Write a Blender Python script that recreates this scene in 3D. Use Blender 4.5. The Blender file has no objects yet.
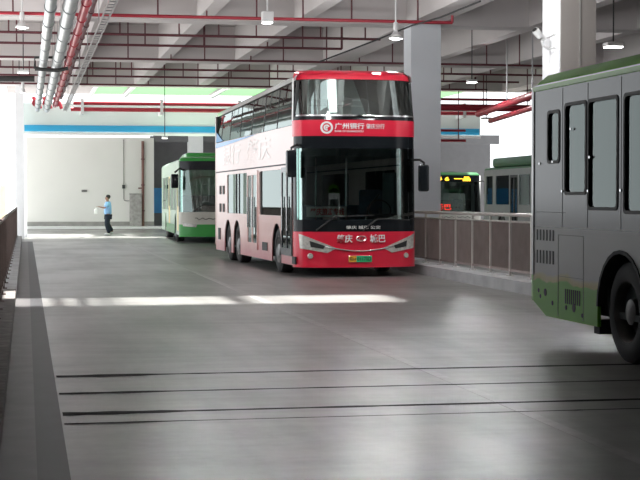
import bpy, bmesh, math, random
from mathutils import Vector, Matrix, Euler
random.seed(7)
sc = bpy.context.scene
col = sc.collection
PI = math.pi

# ------------------------------------------------------------------ camera
F = 1550.0
YAW = math.atan(294 / F)
CZ = 1.53
cd = bpy.data.cameras.new('camera'); cam = bpy.data.objects.new('camera', cd); col.objects.link(cam)
cd.sensor_width = 36; cd.lens = F / 640 * 36; cd.clip_end = 600; cd.clip_start = .05
cam.location = (0, 0, CZ)
cam.rotation_euler = (PI / 2 - math.atan(40 / F), 0, -YAW)
sc.camera = cam
SA, CA = math.sin(YAW), math.cos(YAW)
def W(px, D):
    """world x, y of a picture column at a camera depth"""
    X = (px - 26) * D / F * CA
    return X, (D - X * SA) / CA
def Z(py, D):
    return CZ + (200 - py) * D / F

# ------------------------------------------------------------------ materials
def mat(name, c, rough=.6, metal=0., noise=0., nscale=3., c2=None, coat=0., emit=None, estr=0., spec=.5, bump=0., stretch=(1, 1, 1)):
    m = bpy.data.materials.new(name); m.use_nodes = True
    nt = m.node_tree; b = nt.nodes['Principled BSDF']
    b.inputs['Base Color'].default_value = (*c, 1)
    b.inputs['Roughness'].default_value = rough
    b.inputs['Metallic'].default_value = metal
    b.inputs['Specular IOR Level'].default_value = spec
    b.inputs['Coat Weight'].default_value = coat
    b.inputs['Coat Roughness'].default_value = .06
    if noise or bump:
        tc = nt.nodes.new('ShaderNodeTexCoord'); mp = nt.nodes.new('ShaderNodeMapping')
        mp.inputs['Scale'].default_value = stretch
        n = nt.nodes.new('ShaderNodeTexNoise'); n.inputs['Scale'].default_value = nscale; n.inputs['Detail'].default_value = 6
        nt.links.new(tc.outputs['Object'], mp.inputs[0]); nt.links.new(mp.outputs[0], n.inputs['Vector'])
        if noise:
            r = nt.nodes.new('ShaderNodeMix'); r.data_type = 'RGBA'
            d = c2 or tuple(v * (1 - noise) for v in c)
            r.inputs['A'].default_value = (*d, 1); r.inputs['B'].default_value = (*c, 1)
            mr = nt.nodes.new('ShaderNodeMapRange'); mr.inputs[1].default_value = .3; mr.inputs[2].default_value = .7
            nt.links.new(n.outputs['Fac'], mr.inputs[0]); nt.links.new(mr.outputs[0], r.inputs['Factor'])
            nt.links.new(r.outputs['Result'], b.inputs['Base Color'])
        if bump:
            bp = nt.nodes.new('ShaderNodeBump'); bp.inputs['Strength'].default_value = bump; bp.inputs['Distance'].default_value = .01
            nt.links.new(n.outputs['Fac'], bp.inputs['Height']); nt.links.new(bp.outputs[0], b.inputs['Normal'])
    if emit:
        b.inputs['Emission Color'].default_value = (*emit, 1); b.inputs['Emission Strength'].default_value = estr
    return m
def glass(name, tint, refl=.9, ior=1.5, rough=.0):
    m = bpy.data.materials.new(name); m.use_nodes = True; nt = m.node_tree
    nt.nodes.clear()
    o = nt.nodes.new('ShaderNodeOutputMaterial'); mx = nt.nodes.new('ShaderNodeMixShader')
    t = nt.nodes.new('ShaderNodeBsdfTransparent'); t.inputs[0].default_value = (*tint, 1)
    g = nt.nodes.new('ShaderNodeBsdfGlossy'); g.inputs['Roughness'].default_value = rough; g.inputs['Color'].default_value = (refl * .9, refl, refl * .97, 1)
    f = nt.nodes.new('ShaderNodeFresnel'); f.inputs[0].default_value = ior
    nt.links.new(f.outputs[0], mx.inputs[0]); nt.links.new(t.outputs[0], mx.inputs[1]); nt.links.new(g.outputs[0], mx.inputs[2])
    nt.links.new(mx.outputs[0], o.inputs[0])
    return m
def floor_mat():
    m = bpy.data.materials.new('worn_concrete'); m.use_nodes = True; nt = m.node_tree; b = nt.nodes['Principled BSDF']
    N = nt.nodes.new; L = nt.links.new
    tc = N('ShaderNodeTexCoord')
    def noise(scale, st, det=6):
        mp = N('ShaderNodeMapping'); mp.inputs['Scale'].default_value = st; L(tc.outputs['Object'], mp.inputs[0])
        n = N('ShaderNodeTexNoise'); n.inputs['Scale'].default_value = scale; n.inputs['Detail'].default_value = det; L(mp.outputs[0], n.inputs['Vector']); return n.outputs['Fac']
    a = noise(.5, (1, .5, 1)); c = noise(9, (1, 1, 1)); d = noise(1.0, (.5, 3.0, 1)); e = noise(1.3, (2.4, .25, 1))
    def mth(op, x, y):
        q = N('ShaderNodeMath'); q.operation = op
        for i, v in enumerate((x, y)):
            if isinstance(v, (int, float)): q.inputs[i].default_value = v
            else: L(v, q.inputs[i])
        return q.outputs[0]
    s = mth('ADD', mth('ADD', mth('MULTIPLY', a, .35), mth('MULTIPLY', c, .12)), mth('ADD', mth('MULTIPLY', d, .28), mth('MULTIPLY', e, .25)))
    r = N('ShaderNodeValToRGB'); r.color_ramp.elements[0].position = .42; r.color_ramp.elements[0].color = (.115, .112, .105, 1)
    r.color_ramp.elements[1].position = .58; r.color_ramp.elements[1].color = (.225, .222, .214, 1)
    L(s, r.inputs[0]); L(r.outputs[0], b.inputs['Base Color'])
    rr = N('ShaderNodeMapRange'); rr.inputs[1].default_value = .4; rr.inputs[2].default_value = .6; rr.inputs[3].default_value = .36; rr.inputs[4].default_value = .30
    L(a, rr.inputs[0]); L(rr.outputs[0], b.inputs['Roughness'])
    b.inputs['Specular IOR Level'].default_value = .75
    bp = N('ShaderNodeBump'); bp.inputs['Strength'].default_value = .03; bp.inputs['Distance'].default_value = .0015
    L(c, bp.inputs['Height']); L(bp.outputs[0], b.inputs['Normal'])
    return m
M = dict(
    floor=floor_mat(),
    yard=mat('yard_concrete', (.22, .21, .2), .6, noise=.25),
    gutter=mat('gutter_dark', (.035, .035, .038), .5, spec=.35, noise=.3, nscale=2),
    margin=mat('margin_dirty', (.10, .095, .095), .5, spec=.4, noise=.35, nscale=3),
    joint=mat('joint_tar', (.02, .02, .02), .8, spec=.15, noise=.4, nscale=4),
    lane=mat('worn_lane_paint', (.31, .305, .30), .36, spec=.65, noise=.35, nscale=5),
    kerb=mat('kerb_concrete', (.42, .42, .42), .7, noise=.3, nscale=2, bump=.3),
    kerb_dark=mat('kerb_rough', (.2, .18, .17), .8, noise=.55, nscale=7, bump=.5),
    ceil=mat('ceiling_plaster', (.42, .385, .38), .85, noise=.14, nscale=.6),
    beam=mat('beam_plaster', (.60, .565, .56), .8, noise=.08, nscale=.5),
    column=mat('column_paint', (.74, .77, .81), .7, noise=.08, nscale=.7),
    colwhite=mat('column_white_paint', (.93, .94, .96), .7, noise=.05),
    colshade=mat('column_shade_side', (.34, .31, .29), .7, noise=.12, nscale=1),  # shade on the near column's front put into its colour
    fascia=mat('fascia_pale_green', (.66, .76, .73), .7, noise=.08, nscale=.8),
    blue=mat('stripe_blue', (.03, .36, .62), .6, noise=.1, nscale=1.5),
    wall=mat('wall_cream', (.74, .73, .69), .85, noise=.06, nscale=.4),
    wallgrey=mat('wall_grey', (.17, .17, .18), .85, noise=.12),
    base=mat('baseboard_grey', (.34, .33, .31), .7, noise=.2),
    white=mat('white_paint', (.85, .85, .84), .5, noise=.05),
    yellow=mat('yellow_render', (.85, .75, .42), .9, noise=.08),
    redpipe=mat('pipe_red', (.42, .03, .05), .4, noise=.2, nscale=2),
    darkred=mat('pipe_dark_red', (.13, .03, .04), .5, noise=.3, nscale=3),
    steel=mat('duct_galvanised', (.43, .45, .46), .38, .55, noise=.25, nscale=5),
    tray=mat('tray_metal', (.42, .42, .42), .45, .5, noise=.2),
    black=mat('black_rubber', (.018, .018, .018), .7, noise=.2, nscale=8),
    cable=mat('cable_black', (.03, .03, .03), .6, noise=.2),
    rim=mat('rim_steel', (.28, .28, .28), .38, .8, noise=.25, nscale=6),
    rimdark=mat('rim_dirty', (.10, .095, .09), .45, .6, noise=.3, nscale=6),
    chrome=mat('chrome', (.75, .75, .76), .15, 1., noise=.05),
    rail=mat('stainless_rail', (.62, .60, .57), .3, .35, noise=.1),
    railbrown=mat('rail_brown', (.12, .085, .075), .5, .2, noise=.25, nscale=4),
    bars=mat('rail_bar_bronze', (.29, .24, .225), .5, .1, noise=.2, nscale=4),
    red=mat('bus_red', (.82, .018, .055), .3, coat=.6, noise=.08, nscale=2),
    blackgloss=mat('bus_black_gloss', (.012, .015, .018), .14, spec=.35, noise=.1),
    interior=mat('bus_interior', (.05, .065, .065), .7, noise=.2),
    interior_pale=mat('bus_interior_panel', (.14, .19, .19), .6, noise=.15),
    ceilbus=mat('bus_inner_roof', (.45, .5, .5), .6, noise=.1),
    seat=mat('seat_fabric', (.05, .09, .13), .8, noise=.4, nscale=15),
    green=mat('bus_green', (.05, .40, .07), .35, coat=.5, noise=.12, nscale=2),
    greennear=mat('bus_leaf_green', (.16, .48, .04), .4, coat=.1, noise=.15, nscale=2),
    greendark=mat('roof_green', (.13, .40, .02), .6, spec=.12, noise=.25, nscale=2),
    greenpod=mat('pod_green', (.012, .12, .03), .5, noise=.2),
    palegreen=mat('bus_pale_green', (.60, .82, .62), .35, coat=.5, noise=.05),
    silver=mat('bus_silver', (.52, .52, .51), .32, .15, coat=.5, noise=.06, nscale=1.5),
    silverdark=mat('bus_silver_dull', (.26, .27, .26), .4, noise=.1),
    cream=mat('bus_cream', (.68, .66, .58), .35, coat=.4, noise=.1, nscale=3),
    gold=mat('bus_gold_edge', (.72, .62, .25), .35, coat=.4, noise=.25, nscale=5),
    bandblack=mat('bus_band_black', (.02, .022, .025), .2, spec=.30, noise=.1),
    yellowdoor=mat('door_yellow', (.88, .72, .30), .4, noise=.1),
    vent=mat('vent_dark', (.03, .03, .03), .6, noise=.2),
    lampglass=mat('headlamp_lens', (.82, .80, .74), .12, .3, noise=.35, nscale=20),
    plate=mat('plate_green', (.03, .55, .22), .5, noise=.1),
    plateorange=mat('plate_orange', (.95, .45, .04), .5, noise=.1),
    board=mat('board_white', (.9, .88, .85), .6, noise=.05),
    textred=mat('text_red', (.65, .05, .05), .6, noise=.05),
    textwhite=mat('text_white', (.95, .93, .93), .5, noise=.02),
    textdark=mat('text_dark', (.03, .04, .03), .6, noise=.02),
    textfaint=mat('text_faint', (.88, .77, .73), .3, coat=.3, noise=.05),
    busblue=mat('bus_blue', (.05, .30, .68), .35, coat=.4, noise=.1),
    led=mat('led_amber', (.9, .5, .02), .6, noise=.05, emit=(1, .55, .03), estr=3.0),
    ledred=mat('led_red', (.8, .05, .03), .6, noise=.05, emit=(1, .05, .03), estr=.7),
    lamp=mat('lamp_diffuser', (.9, .9, .9), .4, noise=.02, emit=(1, .98, .94), estr=3.0),
    lampbody=mat('lamp_body', (.75, .75, .75), .4, noise=.05),
    skin=mat('skin', (.36, .2, .14), .6, noise=.1, nscale=10),
    shirt=mat('shirt_blue', (.30, .54, .86), .8, noise=.12, nscale=6),
    trousers=mat('trousers_navy', (.02, .03, .05), .85, noise=.3, nscale=8),
    shoe=mat('shoe_white', (.85, .84, .83), .6, noise=.05),
    hair=mat('hair_black', (.02, .016, .014), .7, noise=.4, nscale=30),
    paper=mat('paper_white', (.9, .9, .88), .8, noise=.03),
    brown=mat('pipe_brown', (.20, .10, .08), .6, noise=.2),
    cabinet=mat('cabinet_grey', (.45, .43, .41), .7, noise=.35, nscale=6),
    canopy=mat('canopy_green', (.45, .85, .50), .5, noise=.1),
    g_front=glass('glass_windscreen', (.86, .92, .915), .95, 1.9),
    g_upper=glass('glass_upper_windscreen', (.74, .82, .81), 1., 2.7),
    g_side=glass('glass_side', (.42, .48, .48), 1., 1.9),
    g_low=glass('glass_lower', (.40, .46, .45), .85, 1.9),
    g_near=glass('glass_tinted', (.88, .92, .93), .85, 1.45),
    g_dark=glass('glass_privacy', (.12, .14, .15), .8, 1.5),
)
def pinkmat():
    m = mat('bus_pink_livery', (.76, .60, .57), .3, coat=.3, spec=.4)
    nt = m.node_tree; b = nt.nodes['Principled BSDF']; N = nt.nodes.new; L = nt.links.new
    tc = N('ShaderNodeTexCoord'); sp = N('ShaderNodeSeparateXYZ'); L(tc.outputs['Object'], sp.inputs[0])
    n = N('ShaderNodeTexNoise'); n.inputs['Scale'].default_value = 1.2; L(tc.outputs['Object'], n.inputs['Vector'])
    ad = N('ShaderNodeMath'); ad.operation = 'MULTIPLY_ADD'; L(n.outputs['Fac'], ad.inputs[0]); ad.inputs[1].default_value = .5; L(sp.outputs['Z'], ad.inputs[2])
    mr = N('ShaderNodeMapRange'); mr.inputs[1].default_value = .2; mr.inputs[2].default_value = 3.4; L(ad.outputs[0], mr.inputs[0])
    r = N('ShaderNodeValToRGB'); e = r.color_ramp.elements
    e[0].position = .0; e[0].color = (.48, .07, .10, 1); e[1].position = 1.; e[1].color = (.84, .68, .64, 1)
    x = e.new(.12); x.color = (.55, .18, .19, 1); x = e.new(.22); x.color = (.72, .40, .37, 1); x = e.new(.5); x.color = (.78, .54, .50, 1)
    L(mr.outputs[0], r.inputs[0]); L(r.outputs[0], b.inputs['Base Color'])
    return m
M['pink'] = pinkmat()
def neargreen():
    # silver upper panel whose painted edge meets the green in a wavy line
    m = mat('bus_side_two_tone', (.5, .5, .5), .42, spec=.25)
    nt = m.node_tree; b = nt.nodes['Principled BSDF']; N = nt.nodes.new; L = nt.links.new
    tc = N('ShaderNodeTexCoord'); sp = N('ShaderNodeSeparateXYZ'); L(tc.outputs['Object'], sp.inputs[0])
    n = N('ShaderNodeTexNoise'); n.inputs['Scale'].default_value = 2.5; L(tc.outputs['Object'], n.inputs['Vector'])
    ad = N('ShaderNodeMath'); ad.operation = 'MULTIPLY_ADD'; L(n.outputs['Fac'], ad.inputs[0]); ad.inputs[1].default_value = .14; L(sp.outputs['Z'], ad.inputs[2])
    r = N('ShaderNodeValToRGB'); e = r.color_ramp.elements
    e[0].position = 0; e[0].color = (.15, .48, .03, 1); e[1].position = 1.; e[1].color = (.60, .60, .59, 1)
    for p, c in ((.735, (.16, .48, .04)), (.75, (.55, .50, .22)), (.79, (.60, .55, .34)), (.825, (.56, .55, .53))):
        x = e.new(p); x.color = (*c, 1)
    L(ad.outputs[0], r.inputs[0]); L(r.outputs[0], b.inputs['Base Color'])
    return m
M['twotone'] = neargreen()

def card_mat():  # for the sheet added to be mirrored in the upper windscreen
    m = bpy.data.materials.new('translucent_card'); m.use_nodes = True; nt = m.node_tree; nt.nodes.clear()
    o = nt.nodes.new('ShaderNodeOutputMaterial'); a = nt.nodes.new('ShaderNodeBsdfTranslucent'); a.inputs[0].default_value = (.8, .82, .82, 1)
    nt.links.new(a.outputs[0], o.inputs[0]); return m
M['card'] = card_mat()
# ------------------------------------------------------------------ mesh helpers
class MB:
    def __init__(s): s.bm = bmesh.new()
    def box(s, x0, x1, y0, y1, z0, z1, bev=0., mi=0):
        g = bmesh.ops.create_cube(s.bm, size=1)
        vs = g['verts']
        for v in vs: v.co = Vector(((x0 + x1) / 2 + v.co.x * (x1 - x0), (y0 + y1) / 2 + v.co.y * (y1 - y0), (z0 + z1) / 2 + v.co.z * (z1 - z0)))
        fs = {f for v in vs for f in v.link_faces}
        for f in fs: f.material_index = mi
        if bev:
            es = list({e for v in vs for e in v.link_edges})
            bmesh.ops.bevel(s.bm, geom=es, offset=bev, segments=2, affect='EDGES', profile=.5)
        return s
    def cyl(s, a, b, r, seg=12, r2=None, mi=0, caps=True):
        a = Vector(a); b = Vector(b); d = b - a; L = d.length
        if L < 1e-6: return s
        g = bmesh.ops.create_cone(s.bm, cap_ends=caps, segments=seg, radius1=r, radius2=r if r2 is None else r2, depth=L)
        q = d.to_track_quat('Z', 'Y').to_matrix().to_4x4(); q.translation = (a + b) / 2
        bmesh.ops.transform(s.bm, matrix=q, verts=g['verts'])
        for f in {f for v in g['verts'] for f in v.link_faces}: f.material_index = mi
        return s
    def tube(s, pts, r, seg=8, mi=0):
        pts = [Vector(p) for p in pts]; rings = []
        for i, p in enumerate(pts):
            d = (pts[min(i + 1, len(pts) - 1)] - pts[max(i - 1, 0)]).normalized()
            q = d.to_track_quat('Z', 'Y').to_matrix()
            rings.append([s.bm.verts.new(p + q @ Vector((r * math.cos(2 * PI * k / seg), r * math.sin(2 * PI * k / seg), 0))) for k in range(seg)])
        for a, b in zip(rings, rings[1:]):
            for k in range(seg):
                f = s.bm.faces.new((a[k], a[(k + 1) % seg], b[(k + 1) % seg], b[k])); f.material_index = mi
        s.bm.faces.new(rings[0][::-1]); s.bm.faces.new(rings[-1])
        return s
    def lathe(s, prof, seg=32, axis='X', c=(0, 0, 0), mi=0):
        # prof: list (r, h) along axis
        c = Vector(c); rings = []
        for r, h in prof:
            ring = []
            for k in range(seg):
                a = 2 * PI * k / seg; u, v = r * math.cos(a), r * math.sin(a)
                p = Vector((h, u, v)) if axis == 'X' else (Vector((u, h, v)) if axis == 'Y' else Vector((u, v, h)))
                ring.append(s.bm.verts.new(c + p))
            rings.append(ring)
        for a, b in zip(rings, rings[1:]):
            for k in range(seg):
                f = s.bm.faces.new((a[k], a[(k + 1) % seg], b[(k + 1) % seg], b[k])); f.material_index = mi
        return s
    def grid(s, P, mi=0):
        V = [[s.bm.verts.new(p) for p in row] for row in P]
        for a, b in zip(V, V[1:]):
            for k in range(len(a) - 1):
                f = s.bm.faces.new((a[k], a[k + 1], b[k + 1], b[k])); f.material_index = mi
        return s
    def prism(s, pts, fn, w0, w1, mi=0):
        # closed outline pts (u,v) swept between w0 and w1, fn(u,v,w)->xyz
        A = [s.bm.verts.new(fn(u, v, w0)) for u, v in pts]; B = [s.bm.verts.new(fn(u, v, w1)) for u, v in pts]
        n = len(pts)
        fs = [s.bm.faces.new(A), s.bm.faces.new(B[::-1])]
        for k in range(n): fs.append(s.bm.faces.new((A[k], A[(k + 1) % n], B[(k + 1) % n], B[k])))
        for f in fs: f.material_index = mi
        return s
    def build(s, name, m, parent=None, smooth=False, recalc=True):
        if recalc: bmesh.ops.recalc_face_normals(s.bm, faces=s.bm.faces[:])
        me = bpy.data.meshes.new(name); s.bm.to_mesh(me); s.bm.free()
        for x in (m if isinstance(m, (list, tuple)) else [m]): me.materials.append(M[x])
        if smooth:
            for p in me.polygons: p.use_smooth = True
            try: me.set_sharp_from_angle(angle=math.radians(38))
            except Exception: pass
        o = bpy.data.objects.new(name, me); col.objects.link(o)
        if parent: o.parent = parent
        return o
def solid(pts_rows, th, dirv):
    """grid rows given thickness along a direction: returns MB"""
    b = MB(); d = Vector(dirv) * th
    n, k = len(pts_rows), len(pts_rows[0])
    A = [[b.bm.verts.new(Vector(p)) for p in r] for r in pts_rows]
    B = [[b.bm.verts.new(Vector(p) + d) for p in r] for r in pts_rows]
    for G in (A, B):
        for r, q in zip(G, G[1:]):
            for i in range(k - 1): b.bm.faces.new((r[i], r[i + 1], q[i + 1], q[i]))
    for i in range(k - 1):
        b.bm.faces.new((A[0][i], A[0][i + 1], B[0][i + 1], B[0][i])); b.bm.faces.new((A[-1][i], A[-1][i + 1], B[-1][i + 1], B[-1][i]))
    for j in range(n - 1):
        b.bm.faces.new((A[j][0], A[j + 1][0], B[j + 1][0], B[j][0])); b.bm.faces.new((A[j][-1], A[j + 1][-1], B[j + 1][-1], B[j][-1]))
    return b
def tag(o, label=None, cat=None, group=None, kind=None):
    if label: o['label'] = label
    if cat: o['category'] = cat
    if group: o['group'] = group
    if kind: o['kind'] = kind
    return o
def struct(o): o['kind'] = 'structure'; return o
def sbox(name, m, x0, x1, y0, y1, z0, z1):
    return struct(MB().box(x0, x1, y0, y1, z0, z1).build(name, m))
def empty(name, loc, rz=0, **k):
    o = bpy.data.objects.new(name, None); o.location = loc; o.rotation_euler = (0, 0, rz); col.objects.link(o); o.empty_display_size = .2
    return tag(o, **k)
def copy_tree(o, parent=None):
    c = o.copy(); col.objects.link(c); c.parent = parent
    for ch in [x for x in bpy.data.objects if x.parent == o]: copy_tree(ch, c)
    return c
def bake_curve(cu):
    t = bpy.data.objects.new('t', cu); col.objects.link(t)
    dg = bpy.context.evaluated_depsgraph_get(); dg.update()
    me = bpy.data.meshes.new_from_object(t.evaluated_get(dg))
    bpy.data.objects.remove(t); return me
def rrect(u0, u1, v0, v1, r=.05, n=4):
    P = []
    for cx, cy, a0 in ((u1 - r, v1 - r, 0), (u0 + r, v1 - r, 90), (u0 + r, v0 + r, 180), (u1 - r, v0 + r, 270)):
        for k in range(n + 1):
            a = math.radians(a0 + 90 * k / n); P.append((cx + r * math.cos(a), cy + r * math.sin(a)))
    return P
def panel(name, outline, holes, th, fn, m, parent=None):
    """flat sheet with holes; fn maps (u, v, w) to the place"""
    cu = bpy.data.curves.new('c', 'CURVE'); cu.dimensions = '2D'; cu.fill_mode = 'BOTH'; cu.extrude = th / 2
    for P in [outline] + list(holes):
        s = cu.splines.new('POLY'); s.points.add(len(P) - 1); s.use_cyclic_u = True
        for q, (u, v) in zip(s.points, P): q.co = (u, v, 0, 1)
    me = bake_curve(cu); bpy.data.curves.remove(cu)
    b = MB(); b.bm.from_mesh(me)
    bmesh.ops.remove_doubles(b.bm, verts=b.bm.verts[:], dist=1e-5)
    for v in b.bm.verts: v.co = Vector(fn(v.co.x, v.co.y, v.co.z))
    for f in b.bm.faces: f.material_index = 0
    return b.build(name, m, parent)
def text(name, body, x0, x1, z0, z1, fn, m, parent, bold=.0, depth=.004):
    """lettering fitted into x0..x1 / z0..z1 and laid on a surface by fn(u, v, w)"""
    cu = bpy.data.curves.new('t', 'FONT'); cu.body = body; cu.size = 1; cu.extrude = depth; cu.offset = bold; cu.resolution_u = 3
    me = bake_curve(cu); bpy.data.curves.remove(cu)
    xs = [v.co.x for v in me.vertices]; ys = [v.co.y for v in me.vertices]
    if not xs: return None
    a0, a1, b0, b1 = min(xs), max(xs), min(ys), max(ys)
    b = MB(); b.bm.from_mesh(me)
    for v in b.bm.verts:
        u = x0 + (v.co.x - a0) / (a1 - a0) * (x1 - x0); w = z0 + (v.co.y - b0) / (b1 - b0) * (z1 - z0)
        v.co = Vector(fn(u, w, v.co.z))
    for f in b.bm.faces: f.material_index = 0
    return b.build(name, m, parent)

# ------------------------------------------------------------------ setting
# floor slabs
sbox('floor', 'floor', -.16, 8.0, -15, 90, -.3, 0)
sbox('floor', 'yard', 8.0, 36, -15, 90, -.3, -.002)
sbox('ground_outside', 'kerb', -70, -1.0, -40, 150, -4.2, -4)
sbox('ground_outside', 'kerb', -.9, 60, 90, 150, -.5, -.3)
# gutter strip, joints, lane line
struct(MB().box(.055, .235, 2, 58, 0, .003).build('floor_gutter', 'gutter'))
for (dd, w0) in ((13.4, .17), (12.2, .12), (11.03, .17), (10.54, .06)):
    x, y = W(66, dd)
    b = MB(); n = 40; wr = random.Random(int(dd * 10))
    P0, P1 = [], []
    for k in range(n + 1):
        xx = .25 + (7.4 - .25) * k / n; w = w0 * (.55 if xx > 1.1 else 1) * wr.uniform(.32, .6)
        P0.append((xx, y - w + .004 * xx, .003)); P1.append((xx, y + w + .004 * xx, .003))
    b.grid([P0, P1]); struct(b.build('floor_joint', 'joint'))
struct(MB().box(-.16, .055, 2, 58, 0, .002).build('floor_margin', 'margin'))
struct(MB().box(3.48, 3.58, 5, 56, 0, .002).build('floor_lane_line', 'lane'))
# kerbs
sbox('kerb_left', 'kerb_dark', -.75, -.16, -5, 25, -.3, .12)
sbox('kerb_left', 'kerb', -.75, -.16, 25, 62, -.3, .12)
sbox('kerb_right', 'kerb', 7.93, 8.55, -5, 50, -.1, .2)

# ceiling (two slabs with an open slot between them), beams
SL = 7.2
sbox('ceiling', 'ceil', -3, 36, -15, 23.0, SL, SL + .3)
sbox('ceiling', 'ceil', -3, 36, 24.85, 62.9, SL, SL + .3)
for (x0, x1) in ((3.05, 3.32), (7.4, 36)):
    sbox('ceiling_slot_beam', 'beam', x0, x1, 23.0, 24.85, SL - .5, SL + .28)
sbox('reflection_card', 'card', 5.6, 7.4, 23.0, 24.85, SL + .1, SL + .14)  # unseen sheet, added for a bright reflection in the upper windscreen
for yb in (3.6, 16, 27.6, 39.1, 50.6, 62.1):
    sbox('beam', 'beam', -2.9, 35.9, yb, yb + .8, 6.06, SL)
for xb, w in ((-2.9, .4), (1.75, .35), (4.25, .35), (6.75, .35), (9.7, .8), (13, .35), (16, .35), (19.5, .8), (24, .35), (29, .8)):
    for (ya, yz) in ((-15, 23.0), (24.85, 62.1)):
        if xb > 9.0 or ya > 0:
            sbox('beam', 'beam', xb, xb + w, ya, yz, 6.08, SL)

# columns
def column(px_l, D, w, d, name='column', m='column', X=None):
    x, y = W(px_l, D)
    o = sbox(name, m, x, x + w, y, y + d, -.002, 6.06)
    return o, x, y
column(411, 40, .79, .8)
c2o, c2x, c2y = column(560, 28.95, .69, 1.0, m='colshade')
# lit left face of the near column, its brightness painted as white boards
cx, cy = c2x, c2y
struct(MB().box(cx - .02, cx, cy + .02, cy + .52, .0, 6.04).box(cx - .02, cx, cy + .56, cy + .98, .0, 6.04).build('column_lit_face', 'colwhite'))
struct(MB().box(cx + .36, cx + .39, cy - .012, cy, .0, 6.04).build('column_seam', 'base'))
x, y = W(16, 62.6); sbox('column', 'colwhite', x, x + .33, 62.6, 63.4, -.31, 6.4)
for Yc in (27.6, 39.1, 50.6):
    sbox('column', 'column', 19.5, 20.3, Yc, Yc + .8, -.002, 6.06)
# fascia across the light well
sbox('fascia', 'fascia', -.08, 19.3, 64.6, 65.0, 4.28, 5.5)
sbox('fascia_stripe', 'blue', -.05, 19.25, 64.57, 64.6, 4.34, 4.60)
sbox('fascia_lip', 'white', -.08, 19.3, 64.5, 64.62, 4.20, 4.28)
sbox('column', 'colwhite', -.08, .05, 64.6, 65.0, -.002, 4.28)
# far wall
YW = 84.5
xr = W(151.5, 86)[0]
sbox('wall_far', 'wall', -.2, xr, YW, YW + .3, -.01, 4.9)
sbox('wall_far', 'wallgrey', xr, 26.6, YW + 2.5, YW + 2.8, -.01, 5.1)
sbox('column', 'wall', xr - .02, xr + .02, YW + .3, YW + 2.5, -.01, 4.9)
xa = W(186, 86)[0]; sbox('column', 'colwhite', xa, xa + .8, YW, YW + .6, -.01, 5.2)
sbox('wall_lower_far', 'busblue', xr + .05, 12, YW + 2.44, YW + 2.5, .8, 2.2)
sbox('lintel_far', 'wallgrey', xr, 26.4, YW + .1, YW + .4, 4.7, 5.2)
sbox('baseboard_far', 'base', -.2, xr, YW - .04, YW, .12, .36)
sbox('trim_1', 'white', -.2, 12, YW - 2.3, YW, .0, .12)
sbox('trim_2', 'base', -.2, 12, YW - 4.3, YW - 2.3, .0, .012)
xq = W(141.5, 84)[0]
sbox('wall_right', 'wallgrey', 35.7, 36, -15, 90, 0, SL)
sbox('light_block_back', 'wallgrey', -3, 35.7, -15.3, -15, 0, SL)  # unseen, added to keep light from behind off the near floor
sbox('light_block_left', 'wallgrey', -3.1, -2.9, -15.3, 27, -.3, SL)  # unseen, added on the open side to hold back daylight
sbox('building_outside', 'yellow', *(lambda a, b: (a, b))(W(-40, 110)[0], W(6, 110)[0]), 108, 116, -4, 2.5)
# green translucent roof sheets beyond the slab
def canopy_mat():
    m = bpy.data.materials.new('canopy_sheet'); m.use_nodes = True; nt = m.node_tree; nt.nodes.clear()
    o = nt.nodes.new('ShaderNodeOutputMaterial'); a = nt.nodes.new('ShaderNodeBsdfTranslucent'); a.inputs[0].default_value = (.34, .52, .34, 1)
    d = nt.nodes.new('ShaderNodeBsdfDiffuse'); d.inputs[0].default_value = (.45, .75, .45, 1); mx = nt.nodes.new('ShaderNodeMixShader'); mx.inputs[0].default_value = .25
    nt.links.new(a.outputs[0], mx.inputs[1]); nt.links.new(d.outputs[0], mx.inputs[2]); nt.links.new(mx.outputs[0], o.inputs[0]); return m
M['sheet'] = canopy_mat()
for i, (x0, x1, y0, y1) in enumerate(((4.6, 8.2, 65.4, 71), (8.5, 12, 65.4, 71), (12.3, 19.3, 65.4, 71), (3.0, 4.3, 66.5, 71))):
    sbox('canopy_or_shade_roof', 'sheet', x0, x1, y0, y1, 6.35, 6.39)
for x0 in (2.85, 4.4, 8.35, 12.15):
    sbox('canopy_beam', 'white', x0, x0 + .12, 65, 71, 6.2, 6.34)
sbox('canopy_or_shade_roof', 'ceil', -1, 22.4, 71.2, 90, 7.6, 7.8)  # opaque cover added to cut the light on the far wall

# ------------------------------------------------------------------ things on the far wall
def wallthing(name, m, px0, px1, py0, py1, dep, label, cat, D=86):
    x0 = W(px0, D)[0]; x1 = W(px1, D)[0]
    return x0, x1, Z(py1, D), Z(py0, D)
Dw = W(100, 86)
DW = 85.3
x0, x1, z0, z1 = wallthing('', '', 80.5, 86, 190, 192.2, 0, '', '', DW)
e = empty('wall_vent', ((x0 + x1) / 2, YW, (z0 + z1) / 2), label='small grey louvred vent in the middle of the cream far wall', cat='vent')
b = MB().box(-(x1 - x0) / 2, (x1 - x0) / 2, -.05, 0, -.06, .06); b.build('frame', 'base', e)
b = MB()
for k in range(3): b.box(-(x1 - x0) / 2 + .02, (x1 - x0) / 2 - .02, -.06, -.04, -.045 + k * .035, -.03 + k * .035)
b.build('louvre', 'vent', e)
xc = W(122.2, DW)[0]
e = empty('wall_conduit', (xc, YW, 1.5), label='thin grey conduit running down the cream wall to a small switch box', cat='conduit')
MB().tube([(0, -.03, 3.3), (0, -.03, .1), (.03, -.03, 0), (.38, -.03, -.02)], .022).build('pipe', 'base', e)
MB().box(-.08, .08, -.1, 0, .65, .85, .01).build('switch_box', 'vent', e)
xp = W(141.3, DW)[0]
e = empty('drain_pipe', (xp, YW, .12), label='brown vertical drain pipe beside the grey cabinet on the far wall', cat='pipe')
MB().cyl((0, -.1, 0), (0, -.1, 4.6), .075).build('pipe', 'brown', e)
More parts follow.
